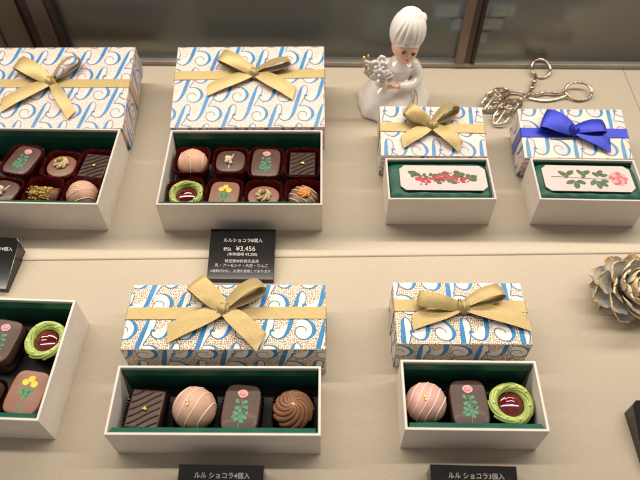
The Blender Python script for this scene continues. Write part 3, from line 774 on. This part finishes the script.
# ---- wrapped lids with bows
A = math.radians
W = 'print_white'
gift_box('white and blue patterned gift box with gold bow behind the box of eight', (-13.925, 41.717, .016), (.233, 0, .022), 13.54, 8.84, 3.46, 'dots_pink', 'ink_hazy', 'print_pink', (-.2, .8), .12, 'gold_rib', (5.55, 5.7),
    (7.25, 5.6, [('tail', A(203), 4.5, 1.15, .25), ('tail', A(-31), 4.2, 1.35, .35), ('loop', A(150), 3.5, .55, .10, 1.3), ('loop', A(14), 3.3, .6, .45, 1.05)]), riser='lid behind the box of eight')
gift_box('patterned gift box with gold bow at the upper left, cut by the frame', (-31.66, 41.371, .032), (.182, 0, .023), 13.5, 9.4, 3.1, 'dots_pink', 'ink_hazy', 'print_pink', (.9, 1.3), .12, 'gold_rib', (5.1, 5.0),
    (6.5, 5.0, [('tail', A(-57), 4.4, 1.0, .3), ('tail', A(212), 4.8, 1.35, .3), ('loop', A(148), 3.8, .6, .12, 1.45), ('loop', A(38), 3.2, .95, .6, 1.1)]), riser='lid at the upper left')
gift_box('small patterned gift box with gold bow behind the berry card box', (4.42, 38.76, .04), (.186, 0, -.002), 9.0, 5.19, 3.04, 'dots_pale', 'ink_hazy', 'print_pink', (-.6, .1), .38, 'gold_rib', (2.95, 2.85),
    (4.45, 2.9, [('tail', A(212), 3.1, 1.15, .25), ('tail', A(-42), 3.1, 1.15, .4), ('loop', A(144), 2.6, .8, .25, 1.15), ('loop', A(32), 2.7, .85, .55, 1.05)]), riser='small lid with the gold bow')
gift_box('small patterned gift box with royal blue bow', (16.62, 38.8, .064), (.185, 0, .0), 9.15, 5.19, 2.8, 'dots_pale', 'ink_hazy', 'print_pink', (-.5, .45), .38, 'blue_rib', (2.6, 2.6),
    (4.4, 2.65, [('tail', A(-27), 3.3, 1.3, .3), ('loop', A(156), 2.7, .4, .08, 1.9), ('loop', A(4), 2.6, .45, .05, 1.3), ('tail', A(172), 2.2, .9, .2)]), riser='small lid with the blue bow')
gift_box('long gold dotted gift box with gold bow behind the box of four', (-13.8, 19.423, -.15), (0, 0, .016), 13.75, 5.15, 3.75, 'dots_warm', 'ink', W, (.35, .9), .16, 'gold_rib', (2.75, 2.8),
    (6.75, 2.9, [('tail', A(206), 4.1, 1.35, .25), ('tail', A(-43), 3.7, 1.35, .5), ('loop', A(137), 3.0, .5, .08, 1.45), ('loop', A(30), 3.1, .75, .45, 1.4)]))
gift_box('short gold dotted gift box with gold bow behind the box of three', (4.75, 20.3, -.15), (0, 0, .008), 9.2, 4.95, 3.45, 'dots_warm', 'ink', W, (-.45, .4), .38, 'gold_rib', (3.0, 2.95),
    (4.7, 2.75, [('tail', A(198), 3.7, 1.2, .2), ('tail', A(-15), 4.6, 1.2, .3), ('loop', A(168), 3.1, .8, .4, 1.05), ('loop', A(17), 3.0, .75, .2, 1.05)]))

# ---- chocolates in their cups
def short(k): return dict(ball='ball chocolate', line='white striped square', rose='rose chocolate', striped='ridged square', wreath='green wreath', tulip='tulip chocolate', pist='pistachio topped one', orange='orange flower one', log='pistachio roll', swirl='piped swirl')[k]
def row(L, zb, cup, where, gp, lift=.45, grp='pleated paper cups'):
    for kind, x, y, rz, label, kw in L:
        l2 = (.28 if kind == 'ball' else lift)
        nm = label.split(',')[0]
        chocolate(kind, label + ' ' + where, x, y, zb, rz, cup, ('burgundy' if cup == 'cup_red' else 'black') + ' paper cup of the ' + short(kind) + ' ' + where, kw, cuph=(2.05 if cup == 'cup_red' else 1.35), cupw=(1.37 if cup == 'cup_red' else 1.27), group=gp, lift=l2)
row([('ball', -11.75, 38.15, .0, 'peach ball chocolate', {'m': 'ball_peach', 'ang': 0, 'r': 1.32, 'n': 3}),
     ('line', -8.45, 38.15, .0, 'square chocolate with a white stripe and crumb cluster', {}),
     ('rose', -5.4, 38.0, -.03, 'rose printed chocolate', {}),
     ('striped', -2.25, 38.0, 0, 'ridged square chocolate', {}),
     ('wreath', -11.75, 34.45, .3, 'green wreath chocolate with red jelly', {}),
     ('tulip', -8.6, 34.25, -.05, 'yellow tulip printed chocolate', {}),
     ('pist', -5.35, 34.35, 0, 'oval chocolate topped with cream and a pistachio', {'m': 'choc_pinkbrown', 'w': 2.95, 'd': 2.5}),
     ('orange', -2.1, 34.5, 0, 'drizzled round chocolate with an orange flower', {})], .27, 'cup_red', 'in the box of eight', 'assorted chocolates in the box of eight')
row([('rose', -26.4, 38.0, -.28, 'rose printed chocolate', {}),
     ('pist', -22.9, 37.5, -.2, 'round chocolate topped with cream and pistachio', {'m': 'choc_milk', 'w': 2.8, 'd': 2.75, 'off': (-.15, .25)}),
     ('striped', -20.05, 37.5, -.12, 'ridged square chocolate', {}),
     ('line', -27.0, 34.4, -.3, 'square chocolate with a white stripe', {}),
     ('log', -23.6, 34.5, -.06, 'chocolate roll coated with chopped pistachios', {}),
     ('ball', -20.4, 34.35, .0, 'pale peach ball chocolate', {'m': 'ball_peach', 'ang': -1.2, 'r': 1.3, 'n': 4})], .27, 'cup_red', 'in the upper left box', 'assorted chocolates in the upper left box')
row([('striped', -11.85, 16.0, -.06, 'ridged square chocolate', {}),
     ('ball', -8.65, 16.15, 0, 'tan ball chocolate with curved stripes', {'m': 'ball_tan', 'ang': -.55, 'r': 1.43, 'n': 4}),
     ('rose', -5.55, 16.1, -.06, 'rose printed chocolate', {'m': 'choc_dusk'}),
     ('swirl', -2.15, 16.2, 0, 'piped milk chocolate swirl with gold fleck', {})], .12, 'cup_black', 'in the box of four', 'assorted chocolates in the box of four')
row([('ball', 6.62, 16.8, 0, 'pink ball chocolate with fine stripes', {'m': 'ball_pink', 'ang': -.5, 'r': 1.36, 'n': 5}),
     ('rose', 9.42, 16.65, .03, 'rose printed chocolate', {'m': 'choc_dusk'}),
     ('wreath', 12.2, 16.75, .9, 'green wreath chocolate with red jelly', {})], .12, 'cup_black', 'in the box of three', 'assorted chocolates in the box of three')
row([('rose', -22.95, 20.8, -.18, 'rose printed chocolate', {'m': 'choc_dusk'}),
     ('wreath', -19.75, 20.95, 2.0, 'green wreath chocolate with red jelly', {}),
     ('line', -23.15, 16.9, -.3, 'round brown chocolate with white crumbs', {}),
     ('tulip', -19.95, 17.0, -.14, 'yellow tulip printed chocolate', {})], .12, 'cup_black', 'in the lower left box', 'assorted chocolates in the lower left box')

# ---- price signs
def text_mesh(s, size, par, mtx, align='CENTER', bold=0., name='lettering'):
    cu = bpy.data.curves.new('f', 'FONT'); cu.body = s; cu.size = size*K; cu.align_x = align; cu.offset = bold*K; cu.resolution_u = 3
    o = bpy.data.objects.new('f', cu); C.objects.link(o); bpy.context.view_layer.update()
    me = bpy.data.meshes.new_from_object(o.evaluated_get(bpy.context.evaluated_depsgraph_get()))
    bpy.data.objects.remove(o); bpy.data.curves.remove(cu); me.materials.clear(); me.materials.append(M['sign_text'])
    q = bpy.data.objects.new(name, me); C.objects.link(q); q.parent = par; q.matrix_local = mtx; return q
def sign(label, x, y, z, rz, w, lines, L=4.12, hf=.5, hr=1.6, ch=0.):
    t = thing('price_sign', label, 'sign', (x, y, z), (0, 0, rz), 'black price signs'); m_ = MB()
    P = [(0, 0), (w, 0), (w, L-ch), (w-ch, L), (ch, L), (0, L-ch)] if ch else [(0, 0), (w, 0), (w, L), (0, L)]
    n = len(P); zz = lambda yy: hf+(hr-hf)*yy/L
    m_.add([(a, b, 0) for a, b in P]+[(a, b, zz(b)) for a, b in P], [tuple(range(n))[::-1], tuple(range(n, 2*n))]+[(i, (i+1) % n, n+(i+1) % n, n+i) for i in range(n)], 'sign')
    m_.build('sign_body', t, bevel=.03)
    th = math.atan2(hr-hf, L); S = math.hypot(L, hr-hf)
    for s_, size, fromtop, xx, bold in lines:
        yy = S-fromtop
        mx = Matrix.Translation(Vector((xx*K, yy*math.cos(th)*K, (hf+yy*math.sin(th)+.012)*K))) @ Matrix.Rotation(th, 4, 'X')
        text_mesh(s_, size, t, mx, bold=bold)
    return t
full = [('ルルショコラ8個入', .37, 1.12, 2.65, .002), ('税込', .32, 1.86, 1.45, .005), ('¥3,456', .56, 1.88, 2.9, .003), ('(本体価格 ¥3,200)', .31, 2.28, 2.65, .0015),
        ('特定原材料表示品目', .30, 2.86, 2.65, .0015), ('乳・アーモンド・大豆・りんご', .30, 3.22, 2.65, .0015), ('※香料付けに、お酒を使用しております', .27, 3.68, 2.6, .001)]
sign('black price sign reading 3,456 yen in front of the box of eight', -9.42, 27.25, -.15, .0, 5.22, full)
sign('black sign for the box of four, cut by the bottom edge', -9.2, 8.5, -.15, .0, 5.35, [('ルル ショコラ4個入', .40, .78, 2.75, .0015)])
sign('black sign for the box of three, cut by the bottom edge', 6.55, 8.75, -.15, -.01, 5.4, [('ルル ショコラ3個入', .40, .78, 2.85, .0015)])
sign('black sign with clipped corners at the left edge under the upper left box', -30.8, 26.5, -.15, -.07, 6.0, [('ルルショコラ14個入', .37, 1.12, 4.0, .004)], ch=.28)
sign('black sign with clipped corners at the right edge below the pinecone', 20.55, 13.2, -.15, .03, 6.0, [], ch=.28)

# ---- silver grape scissors
t = thing('scissors', 'ornate silver grape scissors with openwork leaf blades lying near the back', 'scissors', (19.5, 49.2, 0))
def P(u, v, z=.25): return Vector(((u-527)*.1013+.02, -(v-98)*.153, z))
def twig(pts, r, knots=()):
    m_ = MB(); sp = spline([tuple(p) for p in pts], 8); rs = [r*(1+.18*math.sin(i*1.3)) for i in range(len(sp))]; m_.tube(sp, rs, 'silver', 10)
    for k in knots: m_.ball(sp[k], r*1.75, 'silver', 10, 6, (1.3, .8, .8)); m_.ball(Vector(sp[k])+Vector((.12, .08, .05)), r*1.2, 'silver', 8, 6)
    return m_
def oval(c, rx, ry, z, r, n=40, tiltz=0.):
    return [(c.x+rx*math.cos(2*PI*i/n), c.y+ry*math.sin(2*PI*i/n), z+tiltz*math.sin(2*PI*i/n)) for i in range(n)]
c1, c2 = P(545.5, 72.5), P(575.5, 95)
m_ = MB(); m_.tube(oval(c1, .95, 1.0, .55, .1, tiltz=.35), [.13+.03*math.sin(i*.9) for i in range(40)], 'silver', 10, closed=True); m_.ball(c1+Vector((-.75, -.75, .2)), .2, 'silver', 10, 8); m_.build('finger_ring', t, smooth=True)
m_ = MB(); m_.tube(oval(c2, 1.3, .95, .55, .1, tiltz=.3), [.13+.03*math.sin(i*.9) for i in range(40)], 'silver', 10, closed=True); m_.ball(c2+Vector((-1.2, .25, .1)), .2, 'silver', 10, 8); m_.build('finger_ring', t, smooth=True)
twig([P(539, 80, .5), P(535, 86, .5), P(532, 91, .5), P(528, 97, .55), P(521, 101, .5), P(515, 104, .5)], .13, (8, 18)).build('handle_arm', t, smooth=True)
twig([P(563, 94, .5), P(553, 96, .42), P(545, 95, .4), P(536, 97, .4), P(528, 97.5, .35), P(517, 95, .4), P(508, 95, .45)], .12, (8, 20)).build('handle_arm', t, smooth=True)
m_ = MB(); m_.tube(spline([tuple(P(564, 98, .4)), tuple(P(552, 101, .25)), tuple(P(540, 102, .2)), tuple(P(527, 100, .25))], 8), .10, 'silver', 8); m_.ball(P(528, 97.3, .5), .24, 'silver', 14, 10, (1, 1, .7)); m_.build('pivot_screw', t, smooth=True)
def blade(a, b, wd, seed):
    random.seed(seed); a = Vector(a); b = Vector(b); d = b-a; L = d.length; d.normalize(); n = Vector((-d.y, d.x, 0))
    f = lambda u, v: a+d*(u*L)+n*(v*wd)+Vector((0, 0, .35+.55*math.sin(PI*min(max(u, 0), 1))*(1-v*v*.8)))
    out = []
    for i in range(36):
        q = 2*PI*i/36; u = .5+.5*math.cos(q); v = math.sin(q)*(.85+.12*math.cos(q*1))*(.5+.05*math.cos(9*q)); out.append(f(u, v*1.0))
    m_ = MB(); m_.tube(out, .115, 'silver', 8, closed=True)
    m_.tube([f(.02, 0), f(.3, .06), f(.6, -.06), f(.98, 0)], .07, 'silver', 6)
    for k in range(15):
        u = .12+.76*((k*.618) % 1); v = (.30 if k % 2 else -.28)*math.sin(PI*u)**.5; c = f(u, v); r = random.uniform(.14, .24)*wd/2
        m_.tube([c+d*(r*math.cos(q*.6283))+n*(r*math.sin(q*.6283)) for q in range(10)], .055, 'silver', 6, closed=True)
    for k in range(6):
        q = k*PI/3; m_.ball(f(.5, 0)+d*(.24*math.cos(q))+n*(.24*math.sin(q))+Vector((0, 0, .08)), .17, 'silver', 9, 6, (1, 1, .5))
    m_.ball(f(.5, 0)+Vector((0, 0, .16)), .13, 'silver', 9, 6)
    for k in range(14):
        u = random.uniform(.08, .92); v = random.choice((-1, 1))*random.uniform(.1, .42)*math.sin(PI*u)**.5; m_.ball(f(u, v)+Vector((0, 0, .03)), .11, 'silver', 7, 5, (1.5, .9, .5), Matrix.Rotation(random.uniform(0, 3), 3, 'Z'))
    m_.build('openwork_blade', t, smooth=True)
blade(P(508, 93, 0), P(481, 112, 0), 1.9, 2)
blade(P(517, 103, 0), P(489, 125, 0), 1.9, 5)

# ---- gilded pinecone
t = thing('pinecone', 'silver and gold painted pinecone lying near the right edge', 'pinecone', (22.4, 26.15, -.15))
t.scale = (1.15, 1.05, .82)
R = Matrix.Rotation(.45, 3, 'Y') @ Matrix.Rotation(.38, 3, 'X')
random.seed(11)
m_ = MB(); m_.ball((0, 0, 1.9), 1.15, 'cone_dark', 16, 12, (1, 1, 1.15), R); m_.build('cone_core', t, smooth=True)
m_ = MB(); N = 50
for k in range(N):
    u = (k+.5)/N; a = k*2.39996; th = math.radians(150-140*u)      # polar angle from axis
    s = .75+.35*math.sin(PI*min(1, u*1.1)); 
    dirv = Vector((math.sin(th)*math.cos(a), math.sin(th)*math.sin(a), math.cos(th))); ax = Vector((0, 0, 1))
    outw = (dirv+ax*(.15+.55*u)).normalized(); side = ax.cross(dirv).normalized(); nrm = outw.cross(side).normalized()
    if nrm.dot(ax) < 0: nrm = -nrm
    L = 1.85*s; Wd = 1.75*s; nu, nv = 10, 8; base = dirv*.75; vs = []; top = []
    jr = [random.uniform(-.04, .04) for _ in range(nv+1)]
    for i in range(nu+1):
        p = i/nu; wd = Wd*(.30+.70*math.sin(min(1, p*1.15)*PI/2)) * (1 if p < .7 else 1-.42*((p-.7)/.3)**2)
        for j in range(nv+1):
            q = j/nv-.5
            v = base+outw*(L*(p-.12*(2*q)**2*p+jr[j]*(p > .9)))+side*(wd*q)+nrm*(.22*L*p*p*.6+.55*(q*q)*wd*1.2-.1)
            vs.append(v); top.append(v+nrm*(.07+.04*(p > .85)))
    n = len(vs); Z = Vector((0, 0, 1.95)); allv = [R @ v+Z for v in vs]+[R @ v+Z for v in top]; f1 = []; f2 = []
    for i in range(nu):
        for j in range(nv):
            q = i*(nv+1)+j; fa = (q, q+nv+1, q+nv+2, q+1); fb = tuple(n+z for z in fa[::-1])
            (f2 if (i >= nu-1 or (i == nu-2 and random.random() < .3) or (random.random() < .06) ) else f1).extend([fa, fb])
    q0 = nu*(nv+1)
    for j in range(nv): f2.append((q0+j, n+q0+j, n+q0+j+1, q0+j+1))
    for i in range(nu):
        for j in (0, nv):
            q = i*(nv+1)+j; f2.append((q, n+q, n+q+nv+1, q+nv+1))
    m_.add(allv, f1, 'cone_grey'); m_.add(allv, f2, 'cone_gold')
o = m_.build('cone_scales', t, smooth=True, angle=50)

# ---- porcelain lady
t = thing('figurine', 'white porcelain lady figurine with tall hair holding a bouquet', 'figurine', (6.15, 48.2, 0), (0, 0, 0), None)
# body (head, neck, arms, hands) as one fused surface
m_ = MB(); sk = 'skin'
HC = Vector((.55, -.25, 7.0))
m_.ball(HC, 1.28, sk, 24, 16, (.98, .95, 1.02)); m_.ball(HC+Vector((.08, -.55, -.55)), .82, sk, 18, 12, (1.1, .85, .85)); m_.ball(HC+Vector((-.30, -.78, -.42)), .38, sk); m_.ball(HC+Vector((.62, -.68, -.42)), .38, sk)
m_.ball(HC+Vector((.20, -1.22, -.33)), .13, sk, 10, 8); m_.ball(HC+Vector((.17, -1.0, -1.0)), .30, sk, 12, 8)
m_.tube([(.45, .05, 4.6), (.48, -.05, 5.4), (.52, -.15, 6.2)], [.62, .45, .5], sk, 14)
m_.lathe([(.7, 2.5), (.65, 3.4), (.75, 4.2), (.7, 4.8), (.35, 5.2)], sk, 20, Matrix.Translation((.35, 0, 0)))
LA = [(-.75, -.1, 4.75), (-1.45, -.6, 4.0), (-1.6, -1.2, 3.7), (-1.15, -1.75, 3.75)]
RA = [(1.45, -.1, 4.75), (2.0, -.6, 3.85), (1.3, -1.45, 3.5), (-.25, -1.9, 3.7)]
m_.tube(spline(LA, 6), [.36]*7+[.3]*6+[.2]*6, sk, 12); m_.tube(spline(RA, 6), [.36]*7+[.3]*6+[.2]*6, sk, 12)
for (c, sx) in ((Vector((-1.02, -1.88, 3.8)), 1), (Vector((-.4, -1.98, 3.75)), -1)):
    m_.ball(c, .27, sk, 12, 8, (1.1, .6, .9))
    for k in range(4):
        y0 = .17-.115*k; m_.tube([c+Vector((sx*.12, -.05, y0)), c+Vector((sx*.36, -.12, y0+.02)), c+Vector((sx*(.5+.03*(1.5-abs(k-1.5))), -.05, y0-.02))], [.075, .07, .055], sk, 8)
    m_.tube([c+Vector((sx*.02, -.05, .16)), c+Vector((sx*.12, -.16, .32)), c+Vector((sx*.25, -.18, .38))], [.08, .07, .055], sk, 8)
body = m_.build('person_body', t, smooth=True, fuse=.07)
# dress: skirt, bodice, sleeves
m_ = MB()
def ruf(a, i): w = max(0, 1-i/5); return 1+w*(.05*math.sin(7*a+.6)+.03*math.sin(12*a)) 
m_.lathe([(3.15, 0), (3.45, .12), (3.5, .45), (3.3, 1.0), (2.85, 1.7), (2.3, 2.45), (1.7, 3.1), (1.25, 3.6)], 'porcelain', 72, Matrix.Translation((.0, .1, 0)) @ Matrix.Shear('XY', 4, (.08, 0)), ruf)
m_.lathe([(1.3, 3.2), (1.12, 3.7), (1.2, 4.3), (1.3, 4.75), (1.05, 5.1), (.7, 5.35), (.58, 5.5)], 'porcelain', 48, Matrix.Translation((.34, -.05, 0)))
for A_ in (LA, RA):
    m_.tube(spline(A_, 6)[:17], [.62, .66, .66, .62, .58, .55, .52, .50, .48, .46, .45, .45, .46, .47, .46, .42, .38], 'porcelain', 16)
    m_.ball(A_[0], .66, 'porcelain', 16, 10)
m_.ball((.35, -.45, 4.7), .78, 'porcelain', 16, 10, (1.3, .7, .8))
dress = m_.build('dress', t, smooth=True, fuse=.07)
# tall hair: rolled mass with bun and locks
m_ = MB(); hc = HC+Vector((.10, .36, 1.22))
m_.ball(hc, 1.57, 'hairp', 36, 24, (1.02, .97, 1.33), Matrix.Rotation(.06, 3, 'Y'))
m_.ball(hc+Vector((.1, .05, 1.42)), .98, 'hairp', 24, 16, (1.1, 1, .75)); m_.ball(hc+Vector((1.12, .1, 1.2)), .46, 'hairp', 16, 12, (.9, 1, 1.1))
for k in range(7):
    u0 = -1.05+.35*k; L_ = []
    for i in range(15):
        t_ = i/14; th = A(70-97*t_); an = A(-90)+u0*(.8+.2*t_)+.5*(1-t_)
        n_ = Vector((math.cos(an)*math.cos(th), math.sin(an)*math.cos(th)*.97, math.sin(th)*1.33)); L_.append(hc+n_*1.51)
    m_.tube(L_, [.05+.13*math.sin(PI*(i+.5)/15) for i in range(15)], 'hairp', 10)
m_.tube(spline([tuple(HC+Vector(p)) for p in ((-.95, -.62, .30), (-.45, -1.02, .62), (.15, -1.14, .66), (.72, -.95, .52), (1.12, -.52, .15))], 6), [.04]+[.11]*23+[.04], 'hairp', 12)
m_.build('hair', t, smooth=True, fuse=.06)
# face paint
for sx, nm in ((-.22, 0), (.66, 1)):
    m_ = MB(); e = HC+Vector((sx, -1.205 if nm == 0 else -1.13, .02 if nm == 0 else -.20)); Rm = Matrix.Rotation(.2*(1 if nm else -1), 3, 'Z')
    m_.ball(e, .17, 'black', 12, 8, (1, .35, .72), Rm); m_.ball(e+Vector((.05, -.06, .04)), .04, 'porcelain', 8, 6)
    m_.tube([e+Vector((-.19, -.0, .13)), e+Vector((0, -.04, .2)), e+Vector((.2, -.0, .14))], .025, 'black', 6); m_.build('eye', t, smooth=True)
m_ = MB(); m_.ball(HC+Vector((.12, -1.24, -.74)), .12, 'lips', 12, 8, (1.2, .45, .5)); m_.build('mouth', t, smooth=True)
# gold trim lines on the dress
m_ = MB()
m_.tube(spline([(1.35, -.72, 5.0), (1.0, -1.0, 4.7), (.8, -1.15, 4.3), (.9, -1.2, 4.0)], 6), .05, 'gold', 6)
m_.tube(spline([(1.75, -1.55, 3.05), (1.7, -2.1, 2.4), (1.2, -2.75, 1.75), (.4, -3.15, 1.35), (-.2, -3.2, 1.25)], 8), .05, 'gold', 6)
m_.tube(spline([(1.85, -1.6, 3.0), (2.0, -2.2, 2.3), (1.9, -2.75, 1.5), (1.75, -3.0, 1.0)], 8), .045, 'gold', 6)
m_.build('gold_trim', t, smooth=True)
# bouquet, a thing held in the hands
t = thing('bouquet', 'white porcelain flower bouquet with gold edges held by the figurine', 'bouquet', (5.55, 48.1, .75))
random.seed(5); m_ = MB(); g_ = MB()
fl = [((-1.55, -1.75, 5.4), .62), ((-.85, -1.75, 5.35), .55), ((-1.95, -1.6, 4.7), .55), ((-1.2, -2.05, 4.75), .62), ((-.5, -2.0, 4.7), .48), ((-1.0, -1.5, 5.85), .45), ((-2.3, -1.45, 5.3), .42), ((-1.3, -1.9, 5.15), .5), ((-.95, -1.7, 5.0), .5), ((-1.75, -1.75, 5.1), .5), ((-.75, -2.1, 4.2), .4), ((-1.55, -1.95, 4.25), .42)]
for c, r in fl:
    c = Vector(c); m_.ball(c, r*.6, 'hairp', 12, 8)
    for k in range(6):
        a = k*PI/3+r*9; d = Vector((math.cos(a), -.35, math.sin(a))); m_.ball(c+d*r*.55+Vector((0, -.12, 0)), r*.42, 'hairp', 10, 7, (1, .6, 1))
    m_.ball(c+Vector((0, -r*.75, 0)), r*.22, 'hairp', 8, 6)
m_.tube([(-.35, -1.85, 2.75), (-.7, -1.85, 3.9), (-1.1, -1.7, 4.8)], [.2, .3, .5], 'hairp', 12)
m_.build('porcelain_flowers', t, smooth=True)
for c, r in fl[::2]:
    c = Vector(c)
    g_.tube([c+Vector((r*.85*math.cos(q), -.30, r*.85*math.sin(q))) for q in [2.2+.35*i for i in range(9)]], .045, 'gold', 6)
g_.ball((-2.55, -1.5, 5.85), .17, 'gold', 10, 8); g_.ball((-2.2, -1.55, 6.1), .12, 'gold', 8, 6); g_.tube([(-2.5, -1.6, 4.4), (-1.9, -2.0, 4.0), (-1.3, -2.1, 3.85)], .06, 'gold', 6)
g_.build('gold_edging', t, smooth=True)
g_ = MB(); g_.tube([(-.95, -2.35, 4.9), (-.45, -2.45, 4.35), (.1, -2.25, 4.55)], .07, 'porcelain', 8); g_.tube([(-.75, -2.4, 4.55), (-.35, -2.5, 5.05)], .06, 'porcelain', 8); g_.build('ribbon_tails', t, smooth=True)

# ---- light
def area(name, loc, rot, sx, sy, e, col):
    l = bpy.data.lights.new(name, 'AREA'); l.shape = 'RECTANGLE'; l.size = sx*K; l.size_y = sy*K; l.energy = e; l.color = col
    o = bpy.data.objects.new(name, l); C.objects.link(o); o.location = [c*K for c in loc]; o.rotation_euler = rot; return o
area('lamp_strip', (0, 50, 33), (A(-14), 0, 0), 120, 2.0, LP1, (1, .90, .77))
area('lamp_strip', (0, 28.4, 50), (0, 0, A(1.66)), 120, 1.2, LP2, (1, .90, .77))
area('wall_fill', (20, 72, 35), (A(65), 0, 0), 160, 30, LP3, (1, .95, .86))  # unseen fill light added behind the glass to brighten the wall evenly
w = bpy.data.worlds.new('World'); sc.world = w; w.use_nodes = True
bg = w.node_tree.nodes['Background']; bg.inputs[0].default_value = (1, .92, .85, 1); bg.inputs[1].default_value = WORLD
sc.view_settings.view_transform = 'Standard'; sc.view_settings.look = 'None'; sc.view_settings.exposure = 0; sc.view_settings.gamma = 1
sc.render.engine = 'CYCLES'; sc.cycles.use_denoising = True; sc.cycles.max_bounces = 7; sc.cycles.transparent_max_bounces = 8
sc.cycles.sample_clamp_indirect = 6; sc.cycles.caustics_reflective = False
